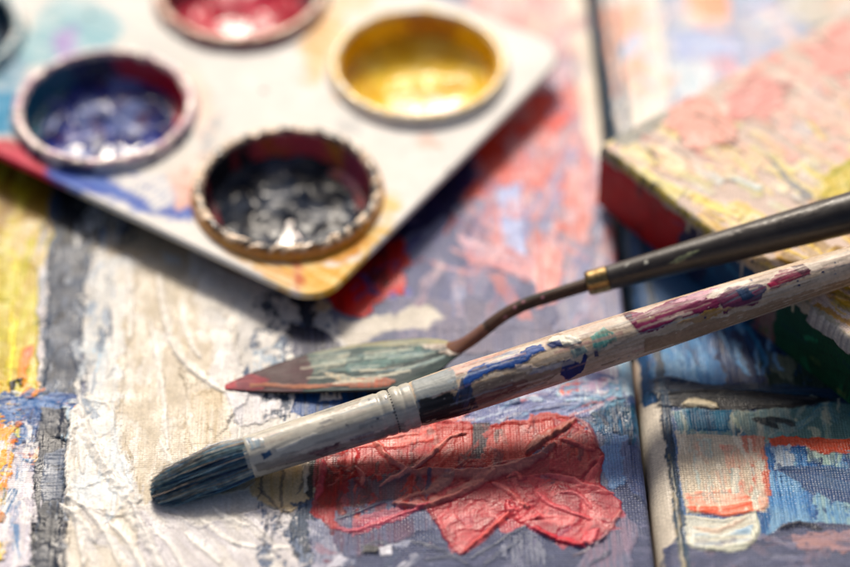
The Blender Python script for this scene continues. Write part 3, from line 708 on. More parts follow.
pr.scatter([(680,440),(765,440),(768,505),(684,508)], 50, ['#e4d8c4', '#d4c4b0', '#dcb8a4', '#c4ccc4', '#e8e0d0'], ang=88, spread=10, seed=55, wv=.7, W=(.3, 1.2), L=(2, 9), h=.05)
pr.scatter([(665,545),(860,532),(860,600),(670,600)], 70, ['#8a8ca4', '#5c6480', '#9294a8', '#a08890', '#4c5674'], ang=5, spread=30, seed=57, wv=.9, W=(.4, 1.6), h=.04, ridge=.05, a=(.2, .6))
# paint edge down the shoulder, plus the gap's shade painted on as dark bands
K([(E-.2,-40),(E+1.0,-40),(E+1.2,20),(E+1.3,60),(E+1.0,120),(E,200),(E-.3,200)], '#1f4c68', '#12324a', raw=True, smooth=0, warp=.5, ws=2, wv=.2, h=.15, ridge=.15)
K([(-3,62),(1.6,64),(1.8,90),(2.0,130),(2.2,200),(-3,200)], '#5c6c7c', '#46545f', raw=True, smooth=0, warp=.5, ws=2, wv=.2)  # shade of the gap painted in slate on the shoulder
K([(-3,44),(.8,46),(1.2,66),(-3,66)], '#1c2c3c', raw=True, smooth=0, warp=.4, ws=2, wv=.2)  # shade of the gap painted in navy below the block
K([(E-.3,-40),(E+.6,-40),(E+.6,22),(E-.1,22)], '#8f8672', '#3a4a50', raw=True, smooth=0, warp=.4, ws=1.5, dry=.4, wv=.1, h=.25)
pr.dots((0.6, 0, 3.6, 60), 10, .25, '#9a8c84', h=.05, seed=4)
pr.mottle(); pr.grade()
z = np.tile(ex[:, 1], len(ys2)); X = np.tile(ex[:, 0], len(ys2))
Z = z + pr.h * np.where(z < -.5, 0, 1)
me = mesh_np('painted_face', np.stack([X, Y_.ravel(), Z], 1), grid_faces(len(ys2), len(ex)), col=pr.c, wv=pr.w)
right = thing('canvas_painting', 'blue painting with a cream and coral patch and bare rounded edge, under the block', 'painting', (B0[0], B0[1], .6), (0, 0, yaw))
link('painted_face', me, M_paint, right)
link('stretcher', box_mesh('stretcher', .3, 109.8, ys2[0] + .2, ys2[-1] - .2, -18.5, -R2 - .2), M_frame, right)
link('stretcher', box_mesh('stretcher_inner', R2 + .2, 109.8, ys2[0] + .3, ys2[-1] - .3, -R2 - .1, -.4), M_frame, right)

# ------------------------------------------------------------------ thick small canvas at the right
HB = 13.2
ZB = .9
C0 = P(601, 146, ZB + HB)
C1 = P(850, 338, ZB + HB)
brot = math.atan2(C1[1] - C0[1], C1[0] - C0[0])       # local x runs along the near-left side, local y away from it
bc, bs = math.cos(brot), math.sin(brot)
def BM(px, py):
    q = P(px, py, ZB + HB); dx, dy = q[0] - C0[0], q[1] - C0[1]
    return (bc * dx + bs * dy, -bs * dx + bc * dy)
rb = .9
us = np.arange(0, 92, .24)
th = np.linspace(math.pi / 2, 0, 7)
prof = [(0, -HB + .05, rb - rb * math.pi / 2 - (HB - rb) + .05)] + [(0, -k, rb - rb * math.pi / 2 - (k - rb)) for k in np.linspace(HB - .4, rb + .3, 46)]
prof += [(rb - rb * math.sin(t), -rb + rb * math.cos(t), rb - rb * t) for t in th]
prof += [(v, 0, v) for v in np.arange(rb + .24, 70, .24)]
prof = np.array(prof)
V_, U_ = np.meshgrid(prof[:, 2], us)
pb = Paint(U_.ravel(), V_.ravel(), '#dcc8bc', BM)
K = pb.stroke; LN = pb.line
pb.hk = .55; pb.lk = .3
R = np.random.RandomState(11)
def ang_quad(u, v, L, W, a_):
    c_, s_ = math.cos(a_), math.sin(a_)
    return [(u + c_ * p - s_ * q, v + s_ * p + c_ * q) for p, q in ((-L/2, -W/2), (L/2, -W/2), (L/2, W/2), (-L/2, W/2))]
PINK = ['#c8c0c0', '#e8d8c8', '#dcaca0', '#d8968e', '#d4bcac', '#e4c4b0', '#d8a8a0', '#c4b0a4', '#e0b4a8']
YEL = ['#c8d0cc', '#ece0c0', '#e4d480', '#dcd09c', '#dcc868', '#e4c8ac', '#d4cc98', '#e0b8a0', '#c8c08c']
GOLD = ['#d8b03a', '#e0c050', '#b88c24', '#dcc878', '#c89a30', '#a87830', '#8c6c24']
for k in range(900):
    u, v = R.uniform(-3, 95), R.uniform(0, 70)
    # nearer the camera (large u, small v) the paint turns yellow, then gold
    g = (u * .75 - v * .55) + R.normal(0, 4)
    pal = PINK if g < -1 else (YEL if g < 17 else GOLD)
    c1, c2 = pal[R.randint(len(pal))], pal[R.randint(len(pal))]
    L, W = R.uniform(2.5, 10), R.uniform(.5, 2.6)
    K(ang_quad(u, v, L, W, R.normal(.1, .16)), c1, c2, raw=True, warp=.7, ws=2, h=R.uniform(.1, .4), ridge=R.uniform(.1, .5), rw=.25, wv=.05, a=R.uniform(.55, 1), st=.2, hs=.3,
      ang=math.degrees(R.normal(.1, .16)), dry=R.choice([.2, .3, .42]), sl=5, sw=.5, groove=.16)
K([(665,110),(700,90),(730,120),(735,145),(700,150),(668,135)], '#e2b0a2', '#dca094', smooth=1, dry=.36, warp=2, h=.5, ridge=.5, wv=0, ang=10)
K([(722,100),(760,70),(790,85),(775,115),(740,125)], '#d89c96', '#d4948e', dry=.38, warp=2, h=.4, ridge=.4, wv=0)
K([(800,50),(850,20),(870,60),(830,80)], '#dca098', '#d49890', dry=.3, warp=2, h=.4, ridge=.4, wv=0)
K([(610,140),(640,118),(668,112),(660,128),(625,150)], '#a9a69a', '#8f9088', warp=1, dry=.25, h=.3)
K([(760,150),(772,160),(815,200),(800,200)], '#8a8c90', '#a89c8c', warp=.8, h=.1, ridge=.3)
K([(830,170),(900,140),(900,180),(815,200)], '#a8a848', '#c9b458', warp=1.2, h=.4)
for k in range(60):
    u, v = R.uniform(0, 90), R.uniform(0, 66); a_ = R.normal(.15, .4); L = R.uniform(2, 7)
    LN([(u, v), (u + L * .5 * math.cos(a_), v + L * .5 * math.sin(a_) + R.normal(0, .4)), (u + L * math.cos(a_), v + L * math.sin(a_))], R.uniform(.3, .6), R.uniform(.4, .9),
       None, raw=True)
    if k % 3 == 0:
        u, v = R.uniform(0, 90), R.uniform(0, 66)
        LN([(u, v), (u + 2.5, v + R.normal(0, 1)), (u + 5, v + R.normal(0, 1))], .35, -.3, '#7a6458', a=.8, raw=True)
# edge lip and painted side (v < 0 is the side face)
VB = -HB
K([(-1, VB-1), (95, VB-1), (95, -.4), (-1, -.4)], '#14402c', '#0f3a26', raw=True, smooth=0, warp=.1, wv=.5, h=.05, ridge=0, st=.3)
K([(-1, VB-1), (17, VB-1), (20, -9), (23, -.8), (-1, -.6)], '#b01c26', '#94161e', raw=True, warp=1.2, wv=.4, h=.1, ridge=.1, st=.25)
K([(17, VB-1), (26, VB-1), (28, -8), (30, -.6), (22, -.6), (20, -8)], '#141c3a', '#1a2a4c', raw=True, warp=1.4, wv=.4, h=.1)
K([(24, VB-1), (38, VB-1), (39, -8), (42, -.6), (29, -.6), (27, -9)], '#1d4668', '#163a58', raw=True, warp=1.4, wv=.5, h=.1)
K([(38, VB-1), (46, VB-1), (45, -.6), (41, -.6)], '#8a7a70', '#7c4a48', raw=True, warp=1.2, wv=.4, h=.1)
K([(44, VB-1), (95, VB-1), (95, -.6), (43, -.6)], '#124e30', '#0d3c24', raw=True, warp=1, wv=.8, h=.1, st=.4, ang=20)
K([(58, VB-1), (70, VB-1), (71, -.6), (66, -.6), (60, -8)], '#14301e', '#16603a', raw=True, warp=1.2, dry=.35)
K([(67, VB-1), (95, VB-1), (95, -3), (68, -3)], '#0c1c1e', '#123030', raw=True, warp=1, wv=.3)
for k in range(90):
    u = R.uniform(0, 90); v = R.uniform(VB, -1.5); L = R.uniform(1, 6); W = R.uniform(.3, 1.4)
    pal = ['#a01a24', '#c03034', '#701018', '#4a1020'] if u < 18 else (['#16305a', '#1c4a70', '#0f1c38', '#2c6484'] if u < 40 else ['#1c6c44', '#0c3420', '#2c7c54', '#143c38', '#5c6c3c'])
    K(ang_quad(u, v, L, W, R.normal(.1, .6)), pal[R.randint(len(pal))], raw=True, warp=.6, ws=1.5, h=.1, ridge=.15, wv=.6, dry=.42, a=R.uniform(.3, .9))
for k in range(14):
    u = R.uniform(2, 88); L = R.uniform(1.5, 6)
    K([(u, .2), (u + R.uniform(.5, 1.4), .2), (u + .6, -L), (u + .2, -L)], ['#c8bc9c', '#d0a848', '#b07068', '#a8a498'][R.randint(4)], raw=True, warp=.3, ws=1.5, h=.25, ridge=.2, wv=.1, dry=.25)
K([(-1, -1.6), (40, -1.2), (95, -1.8), (95, .6), (-1, .6)], '#b9ac94', '#9a9484', raw=True, warp=.9, ws=1.4, dry=.3, h=.4, ridge=.3, blot=.4, wv=.1)
K([(50, -2.6), (95, -2.8), (95, .3), (50, .3)], '#aaa49c', '#c9c2b4', raw=True, warp=.7, ws=1.4, dry=.2, h=.4, ridge=.3, wv=.1)
K([(2, -.8), (30, -.8), (30, .4), (2, .4)], '#c9b460', '#3a3c34', raw=True, warp=.8, ws=1.2, dry=.35, blot=.4, h=.3)
tp = np.tile(prof, (len(us), 1))
onside = tp[:, 1] < -rb * .7
ho = pb.h * (.25 + .75 * sstep(0.0, 2.5, np.abs(V_.ravel() - .3)))
pb.mottle(.1); pb.grade(1.02, 1.12)
# ragged edge: outward displacement on the side, up on the top
Yv = tp[:, 0] - np.where(onside, ho * .8, 0); Zv = tp[:, 1] + np.where(onside, 0, ho)
me = mesh_np('painted_face', np.stack([U_.ravel(), Yv, Zv], 1), grid_faces(len(us), len(prof))[:, ::-1].copy(), col=pb.c, wv=pb.w)
block = thing('block_canvas', 'thick small canvas crusted with pink and gold paint, its side red and green', 'canvas block', (C0[0], C0[1], ZB + HB), (0, 0, brot))
link('painted_face', me, M_block, block)
link('stretcher', box_mesh('stretcher', .0, 91.5, .3, 69.6, -HB + .1, -.25, .3), M_frame, block)

# ------------------------------------------------------------------ palette with six wells
HT = 6.2       # top of the sheet
TC = P(318, 302, HT)           # near corner (before rounding)
TR = P(566, 50, HT)            # right corner
trot = math.atan2(TR[1] - TC[1], TR[0] - TC[0])
tc_, ts_ = math.cos(trot), math.sin(trot)
TWID = math.hypot(TR[0] - TC[0], TR[1] - TC[1])
def TM(px, py, z=HT):
    q = P(px, py, z); dx, dy = q[0] - TC[0], q[1] - TC[1]
    return (tc_ * dx + ts_ * dy, -ts_ * dx + tc_ * dy)
cb = TM(292, 188, HT + 2.0); cy = TM(414, 59, HT + 2.0); cl = TM(104, 104, HT + 2.0)
cx_ = (cb[0] + cl[0]) / 2; cyy_ = (cb[1] + cy[1]) / 2; cb = (cx_, cyy_); cy = (cy[0], cyy_)
print('TRAY width', TWID, 'black', cb, 'yellow', cy, 'blue', cl, 'deg', math.degrees(trot))
WR = 14.9      # inner radius of the rim crest
XC = [cb[0], cy[0]]; pitch_y = cl[1] - cb[1]
YC = [cb[1], cb[1] + pitch_y, cb[1] + 2 * pitch_y]
TLEN = YC[2] + cb[1]
xb = [0, (XC[0] + XC[1]) / 2, TWID]; yb = [0, (YC[0] + YC[1]) / 2, (YC[1] + YC[2]) / 2, TLEN]
CR = 5.5
def inside_rr(x, y, m=0.0):
    qx = abs(x - TWID / 2) - (TWID / 2 - CR - m); qy = abs(y - TLEN / 2) - (TLEN / 2 - CR - m)
    return math.hypot(max(qx, 0), max(qy, 0)) + min(max(qx, qy), 0) - CR
palette = thing('paint_palette', 'white plastic palette with round wells of blue, red, black and yellow paint', 'palette', (TC[0], TC[1], 0), (0, 0, trot))
NA, NR = 200, 30
co = []; fc = []
OUT = WR + 1.9
for i in range(2):
    for j in range(3):
        cx, cyy = XC[i], YC[j]
        base = len(co)
        for a_ in range(NA):
            t = 2 * math.pi * a_ / NA; dx, dy = math.cos(t), math.sin(t)
            # distance from the centre to the edge of this cell
            L = 1e9
            if dx > 1e-9: L = min(L, (xb[i + 1] - cx) / dx)
            if dx < -1e-9: L = min(L, (xb[i] - cx) / dx)
            if dy > 1e-9: L = min(L, (yb[j + 1] - cyy) / dy)
            if dy < -1e-9: L = min(L, (yb[j] - cyy) / dy)
            lo, hi = 0, L
            if inside_rr(cx + dx * L, cyy + dy * L) > 0:
                for _ in range(30):
                    md = (lo + hi) / 2
                    if inside_rr(cx + dx * md, cyy + dy * md) > 0: hi = md
                    else: lo = md
                L = lo
            for r in range(NR):
                q = OUT + (max(L, OUT + .05) - OUT) * r / (NR - 1)
                co.append((cx + dx * q, cyy + dy * q, HT))
        for a_ in range(NA):
            b_ = (a_ + 1) % NA
            for r in range(NR - 1):
                fc.append((base + a_ * NR + r, base + a_ * NR + r + 1, base + b_ * NR + r + 1, base + b_ * NR + r))
# rolled lip round the outline
outl = []
for (cx, cyy, t0) in ((TWID - CR, TLEN - CR, 0), (CR, TLEN - CR, 90), (CR, CR, 180), (TWID - CR, CR, 270)):
    for k in range(13):
        t = math.radians(t0 + k * 7.5); outl.append((cx, cyy, math.cos(t), math.sin(t)))
dens = []
for k in range(len(outl)):
    a_, b_ = outl[k], outl[(k + 1) % len(outl)]
    pa = (a_[0] + CR * a_[2], a_[1] + CR * a_[3]); pb_ = (b_[0] + CR * b_[2], b_[1] + CR * b_[3])
    n = max(1, int(math.hypot(pa[0] - pb_[0], pa[1] - pb_[1]) / .6))
    for q in range(n):
        f = q / n; dens.append((pa[0] * (1 - f) + pb_[0] * f, pa[1] * (1 - f) + pb_[1] * f, a_[2] * (1 - f) + b_[2] * f, a_[3] * (1 - f) + b_[3] * f))
lp = [(0, 0), (.25, -.08), (.45, -.3), (.55, -.5), (.55, -1.0), (.3, -1.1), (.0, -1.0), (-.1, -.7)]
base = len(co)
for (x, y, nx, ny) in dens:
    for (o_, dz) in lp: co.append((x + nx * o_, y + ny * o_, HT + dz))
n = len(dens); m_ = len(lp)
for k in range(n):
    for q in range(m_ - 1):
        fc.append((base + k * m_ + q, base + k * m_ + q + 1, base + ((k + 1) % n) * m_ + q + 1, base + ((k + 1) % n) * m_ + q)[::-1])
# underside sheet edge
co = np.array(co)
ptp = Paint(co[:, 0], co[:, 1], '#e2dfd9', TM)
K = ptp.stroke
ptp.h += .06 * fbm(ptp.x / 9, ptp.y / 9)
def KT(poly, c1, c2=None, **kw):
    d = dict(h=.03, ridge=.03, groove=.01, warp=1.4, st=.15, soft=.8); d.update(kw)
    K(poly, c1, c2, **d)
KT([(-60,60),(60,0),(200,60),(260,200),(0,150)], '#dcd6cc', '#cfd0cc', dry=.3)
KT([(35,20),(75,-5),(120,15),(130,40),(100,50),(70,66),(20,70),(20,45)], '#86b8c4', '#b4ccd0', warp=3)
KT([(55,35),(80,28),(78,50),(55,58)], '#9a86c4', '#b4a8cc', warp=1.5)
KT([(-10,50),(30,55),(14,130),(-20,130)], '#6f9ab0', '#9fb6c4', warp=2)
KT([(-10,90),(14,90),(10,135),(-14,135)], '#1f86b0', warp=1.5)
KT([(-20,140),(10,140),(60,160),(66,190),(-20,160)], '#b3122e', '#c9284a', warp=1)
KT([(46,168),(90,172),(160,182),(175,196),(130,200),(60,184)], '#243f9a', '#3c58ac', warp=1.5)
KT([(46,160),(90,168),(160,178),(205,200),(190,225),(120,205),(60,188)], '#2c4fae', '#5f7cc0', warp=2, dry=.15)
KT([(110,175),(160,172),(180,205),(150,210)], '#a9b4c8', '#e0dcd8', warp=1.5, dry=.3)
KT([(165,175),(190,170),(196,205),(180,210)], '#d9a090', '#e0c4b8', warp=1.2, dry=.3)
KT([(130,60),(200,70),(215,110),(205,150),(190,120),(170,80)], '#eecdbc', '#e8d8cc', warp=1.5)
KT([(200,130),(225,110),(215,140),(200,170)], '#d8c0b4', '#a9b0b4', warp=1.2, dry=.4)
KT([(320,0),(350,0),(330,60),(318,90),(300,70),(305,30)], '#e8b87c', '#e8cfa8', warp=2)
KT([(340,-20),(380,-20),(370,10),(335,20)], '#ecc890', '#e4d4bc', warp=2)
KT([(330,70),(345,72),(350,100),(330,98)], '#e8a860', '#e4cdb0', warp=1.5, dry=.3)
KT([(200,222),(228,250),(262,262),(300,268),(345,262),(380,240),(392,222),(370,226),(290,250),(230,240),(206,214)], '#d0901c', '#c87c18', warp=1.2, dry=.2)
KT([(268,268),(330,262),(352,262),(372,240),(362,272),(330,302),(300,292)], '#dca430', '#e4c47c', warp=1.6, dry=.12)
KT([(220,240),(262,256),(300,280),(290,292),(230,256)], '#d9952c', '#e6cfa0', warp=1.2, dry=.25)
KT([(290,256),(302,258),(306,285),(296,292)], '#c4623c', '#d9a060', warp=.8, dry=.25)
KT([(352,210),(385,205),(395,225),(372,245)], '#e0b860', '#e4d8c4', warp=1.4, dry=.3)
KT([(415,135),(436,132),(440,148),(418,150)], '#e2a894', '#e0c8bc', warp=1.2, dry=.3)
KT([(375,195),(400,195),(398,215),(378,215)], '#e6c888', warp=1.2, dry=.4)
KT([(335,118),(356,118),(360,135),(340,135)], '#b4b8ba', '#d0cfcb', warp=1.2, dry=.3)
KT([(508,25),(550,20),(550,60),(510,70)], '#ece8e4', warp=1.5)
for px_, py_, r_, c_ in ((240,95,3,'#c9b99a'),(268,84,2,'#b8a890'),(560,50,2,'#d88'),(470,120,3,'#d9b4a8')):
    pass
co[:, 2] += ptp.h
link('tray', mesh_np('tray', co, np.array(fc), col=ptp.c), M_plastic, palette)

def lathe_np(prof, na):
    t = np.linspace(0, 2 * np.pi, na, endpoint=False)
    r = np.array([p[0] for p in prof]); zz = np.array([p[1] for p in prof])
    x = r[:, None] * np.cos(t); y = r[:, None] * np.sin(t); z_ = np.repeat(zz[:, None], na, 1)
    return x, y, z_, t

WELLS = {
    'black':  dict(ij=(0, 0), wall=('#14151a', '#7c2a2c'), rim=('#2c2c2e', '#ecd0b0'), out=('#d08c1e', '#c48434'), floor=('#0a101c', '#1a2434'), spots=[('#d04450', 45, 118, .2), ('#c8582c', 92, 112, .5), ('#a8485c', 20, 60, .5), ('#d88a28', 48, 66, .5)]),  # cream second rim colour paints highlights onto the dark rim
    'yellow': dict(ij=(1, 0), wall=('#f4c418', '#dca80c'), rim=('#f0c868', '#f0e0c0'), out=('#e0dcd4', '#d0ccc4'), floor=('#ecc41c', '#d8a80c'), spots=[('#a83428', -60, -20, .45), ('#b06c1a', 60, 100, .5)]),
    'blue':   dict(ij=(0, 1), wall=('#142050', '#0e1c34'), rim=('#f0dcd0', '#d8b0bc'), out=('#24305c', '#c9c8cc'), floor=('#2c3c94', '#141f58'), spots=[('#d01824', 5, 88, .2), ('#1f6478', 120, 190, .45)]),
    'red':    dict(ij=(1, 1), wall=('#8a1c30', '#2a1c30'), rim=('#f0d4b8', '#d89a84'), out=('#8a4a48', '#cfc8be'), floor=('#c41c3c', '#9c1830'), spots=[('#c02c44', 200, 330, .3)]),
    'teal':   dict(ij=(0, 2), wall=('#184c5c', '#1c3040'), rim=('#c8d0d0', '#8ab0b8'), out=('#3c7c8c', '#cfccc4'), floor=('#1c5c74', '#2c4054'), spots=[]),
    'green':  dict(ij=(1, 2), wall=('#2c5c34', '#24482c'), rim=('#d0ccc0', '#8aa880'), out=('#d4d0c8', '#a8b4a0'), floor=('#3c6c3c', '#2c5030'), spots=[]),
}
DEEP = HT + 2.2 - .9
for wi, (nm, W) in enumerate(WELLS.items()):
    i, j = W['ij']; cx, cyy = XC[i], YC[j]
    NAW = 360
    # outer skirt, rolled rim, inner wall, rounded bottom
    prof = [(OUT + .05, 0), (WR + 1.85, .2), (WR + 1.75, .7), (WR + 1.6, 1.2), (WR + 1.35, 1.7), (WR + .95, 2.02), (WR + .5, 2.15), (WR + .1, 2.05), (WR - .2, 1.8), (WR - .35, 1.4)]
    prof += [(WR - .4 - .9 * (k / 14), 1.4 - (DEEP - 2.6) * k / 14) for k in range(15)]
    zb = prof[-1][1]; rb_ = prof[-1][0]
    prof += [(rb_ - 2.2 * math.sin(math.radians(t)), zb - 2.2 * (1 - math.cos(math.radians(t)))) for t in (0, 15, 30, 45, 60, 75, 90)][1:]
    prof += [(rb_ - 3.5, zb - 2.2), (rb_ - 6, zb - 2.3), (4, zb - 2.3), (.01, zb - 2.3)]
    x, y, z_, t = lathe_np(prof, NAW)
    s_ = np.concatenate([[0], np.cumsum([math.hypot(prof[k + 1][0] - prof[k][0], prof[k + 1][1] - prof[k][1]) for k in range(len(prof) - 1)])])
    Tm = np.repeat(t[None], len(prof), 0); Sm = np.repeat(s_[:, None], NAW, 1)
    o = wi * 31.0
    # angles are meant in the picture's frame: undo the palette's turn
    Ta = (np.degrees(Tm) + math.degrees(trot)) % 360
    nx_ = np.cos(Tm) * 15; ny_ = np.sin(Tm) * 15
    nz = fbm(nx_ * .9 + o, ny_ * .9 + Sm * .9, 3)
    nf = fbm(nx_ * 1.3 + o + 2 * fbm(nx_ * .5, ny_ * .5, 2), ny_ * 1.3 + Sm * 1.6, 4)
    nl = fbm(nx_ * .25 + o, ny_ * .25 + Sm * .12 + 50, 3)
    srim0, srim1 = s_[4], s_[9]
    cw = np.where((nl > .5)[..., None], lin(W['wall'][0]), lin(W['wall'][1]))
    t3 = sstep(.42, .58, nl)[..., None]
    cwall = lin(W['wall'][0]) * (1 - t3) + lin(W['wall'][1]) * t3
    for (sc_, a0, a1, thr) in W['spots']:
        mk = sstep(a0 - 6, a0 + 6, (Ta if a0 >= 0 else (Ta + 180) % 360 - 180) + 14 * (nz - .5)) * sstep(a1 + 6, a1 - 6, (Ta if a0 >= 0 else (Ta + 180) % 360 - 180) + 14 * (nz - .5)) * sstep(thr - .05, thr + .05, fbm(nx_ * .35 + o + 9, ny_ * .35 + Sm * .35, 2) * .5 + .35)
        cwall = cwall * (1 - mk[..., None]) + lin(sc_) * mk[..., None]
    t4 = sstep(.45, .6, nz)[..., None]
    crim = lin(W['rim'][0]) * (1 - t4) + lin(W['rim'][1]) * t4
    t5 = sstep(.44, .56, fbm(nx_ * .45 + o + 3, ny_ * .45, 3))[..., None]
    cout = lin(W['out'][0]) * (1 - t5) + lin(W['out'][1]) * t5
    mr_ = sstep(srim0 - .4, srim0 + .4, Sm + 1.5 * (nz - .5))[..., None]
    mi_ = sstep(srim1 - .5, srim1 + .4, Sm + 1.4 * (nz - .5))[..., None]
    c = (cout * (1 - mr_) + crim * mr_) * (1 - mi_) + cwall * mi_
    rough_amt = {'black': .55, 'blue': .45, 'red': .4, 'yellow': .18, 'teal': .6, 'green': .3}[nm]
    onr = np.exp(-((Sm - (s_[6])) / 1.1) ** 2)
    r0 = np.hypot(x, y) + 1e-6
    bump = onr * rough_amt * (nf - .5) * 2.4 + onr * rough_amt * .5 * (nz - .5) + .12 * (nz - .5) * (Sm > s_[8])
    z_ = z_ + bump
    x = x * (1 - (onr * rough_amt * (nz - .45) * .9) / r0); y = y * (1 - (onr * rough_amt * (nz - .45) * .9) / r0)
    me = mesh_np('well', np.stack([x.ravel(), y.ravel(), z_.ravel()], 1), grid_faces(len(prof), NAW, True), col=c.reshape(-1, 3))
    wl = link('well', me, M_well, palette)
    wl.location = Vector((cx, cyy, HT)) * MM
    wl['label'] = {'black': 'well crusted with black and dark red paint', 'yellow': 'well stained mustard yellow', 'blue': 'well with deep blue paint and a red wall', 'red': 'well of crimson paint', 'teal': 'well of dark teal paint', 'green': 'well of green paint'}[nm]
    # puddle of paint: an uneven skin over the floor, higher towards the near side
    NRR, NAA = 70, 260
    rr_ = np.linspace(0, rb_ + .35, NRR)[:, None]; tt = np.linspace(0, 2 * np.pi, NAA, endpoint=False)[None]
    x = rr_ * np.cos(tt); y = rr_ * np.sin(tt)
    wa_ = .8 + 0 * x
    swirl = fbm(x / 3.2 + o + 2 * fbm(x / 5, y / 5), y / 3.2 + o + 2 * fbm(x / 5 + 30, y / 5), 4)
    fine = fbm(x * .9 + o, y * .9, 3)
    swirl = fbm(x / 4.2 + o + 1.6 * fbm(x / 5, y / 5, 2), y / 4.2 + o + 1.6 * fbm(x / 5 + 30, y / 5, 2), 2)
    oy = -.45 * rb_; ox = oy * math.sin(trot); oy = oy * math.cos(trot)
    bowl = 1.15 * (((x - ox) ** 2 + (y - oy) ** 2) / rb_ ** 2) - .8
    zz = zb - 2.3 + wa_ + 1.6 * (swirl - .45) + .1 * (fine - .5) + .3 * (rr_ / rb_) ** 4 + bowl
    if nm == 'yellow': zz = zb - 1.9 + .8 * (swirl - .45) + .1 * (fine - .5) + 1.1 * (rr_ / rb_) ** 4 + bowl * .8
    t6 = sstep(.4, .62, swirl)[..., None]
    c = lin(W['floor'][0]) * (1 - t6) + lin(W['floor'][1]) * t6
    if nm == 'black':
        m = sstep(.5, .62, fbm(x / 4 + 5, y / 4 + 77, 3))[..., None] * .5; c = c * (1 - m) + lin('#4a5466') * m
    if nm == 'blue':
        m = sstep(.52, .62, fbm(x / 3.5 + 15, y / 3.5 + 7, 3))[..., None] * .7; c = c * (1 - m) + lin('#7c8cc0') * m
        m = sstep(.6, .68, fbm(x / 3 + 95, y / 3 + 7, 3))[..., None] * .7; c = c * (1 - m) + lin('#5c3450') * m
    if nm == 'yellow':
        m = sstep(.45, .6, fbm(x / 2.5 + 15, y / 2.5 + 7, 3))[..., None] * .7; c = c * (1 - m) + lin('#f0d458') * m
    if nm == 'red':
        m = sstep(.5, .62, fbm(x / 3 + 15, y / 3 + 7, 3))[..., None] * .6; c = c * (1 - m) + lin('#d84c64') * m
    pd = link('paint_puddle', mesh_np('paint_puddle', np.stack([x.ravel(), y.ravel(), zz.ravel()], 1), grid_faces(NRR, NAA, True)[:, ::-1].copy(), col=c.reshape(-1, 3)), M_wet, wl)

# ------------------------------------------------------------------ tubes along a 3-D path, with (s, arc) painting
def frames(path):
    path = [np.array(p, float) for p in path]
    T = []
    for i in range(len(path)):
        a_ = path[max(0, i - 1)]; b_ = path[min(len(path) - 1, i + 1)]
        v = b_ - a_; T.append(v / np.linalg.norm(v))
    out = []
    for p, t in zip(path, T):
        s_ = np.cross(t, [0, 0, 1.0]); s_ /= np.linalg.norm(s_)
        n = np.cross(s_, t)
        out.append((p, t, s_, n))
    return out

def resample(path, rad, step):
    path = np.array(path, float); rad = np.array(rad, float)
    L = np.concatenate([[0], np.cumsum(np.linalg.norm(np.diff(path, axis=0), axis=1))])
    n = max(2, int(L[-1] / step)); q = np.linspace(0, L[-1], n)
    pp = np.stack([np.interp(q, L, path[:, k]) for k in range(3)], 1)
    rr = np.stack([np.interp(q, L, rad[:, k]) for k in range(rad.shape[1])], 1)
    return pp, rr, q

def smooth_path(pts, it=3):
    p = [np.array(q, float) for q in pts]
    return chaikin(p, False, it)

# ------------------------------------------------------------------ the brush
b_tip = P(150, 489, 1.9)
b_far = P(792, 284, ZB + HB + 3.3)
bd = (b_far - b_tip); BLEN = np.linalg.norm(bd); bd /= BLEN
def on_axis(px, py):
    """distance along the brush axis (mm) for the pixel: nearest approach of the sight line to the axis"""
    r = rgt * (px - 425.0) + upv * (283.5 - py) + fwd * FPX; r /= np.linalg.norm(r)
    w0 = CAM - b_tip; b_ = np.dot(r, bd); d_ = np.dot(r, w0); e_ = np.dot(bd, w0)
    return (e_ - b_ * d_) / (1 - b_ * b_)
side = np.cross(bd, [0, 0, 1.0]); side /= np.linalg.norm(side); nrm = np.cross(side, bd)
bs0 = on_axis(247, 451); bs1 = on_axis(413, 396); bs2 = on_axis(640, 328); bs3 = on_axis(850, 267)
print('brush', BLEN, bs0, bs1, bs2, bs3)
viewdir = -fwd
va = math.atan2(np.dot(viewdir, nrm), np.dot(viewdir, side))      # angle of the side turned to the camera
def BR(px, py):
    """pixel -> (s along brush, arc mm measured from the camera-facing line, + is up in the photo)"""
    s_ = on_axis(px, py)
    r = rgt * (px - 425.0) + upv * (283.5 - py) + fwd * FPX; r /= np.linalg.norm(r)
    ax = b_tip + bd * s_
    # signed offset of the sight line from the axis
    cr = np.cross(r, bd); cr /= np.linalg.norm(cr)
    off = np.dot(ax - CAM, cr)
    rad = np.interp(s_, [bs0, bs1, bs2, bs3], [3.4, 3.7, 3.75, 2.95])
    return (s_, math.asin(max(-.97, min(.97, off / rad))) * rad)
if BR(500, 360)[1] < BR(500, 380)[1]:
    _BR = BR
    def BR(px, py):
        q = _BR(px, py); return (q[0], -q[1])
brush = thing('paint_brush', 'paint brush with grey ferrule, pale spotted wooden handle and blue bristles on cream paint', 'paintbrush', tuple(b_tip))

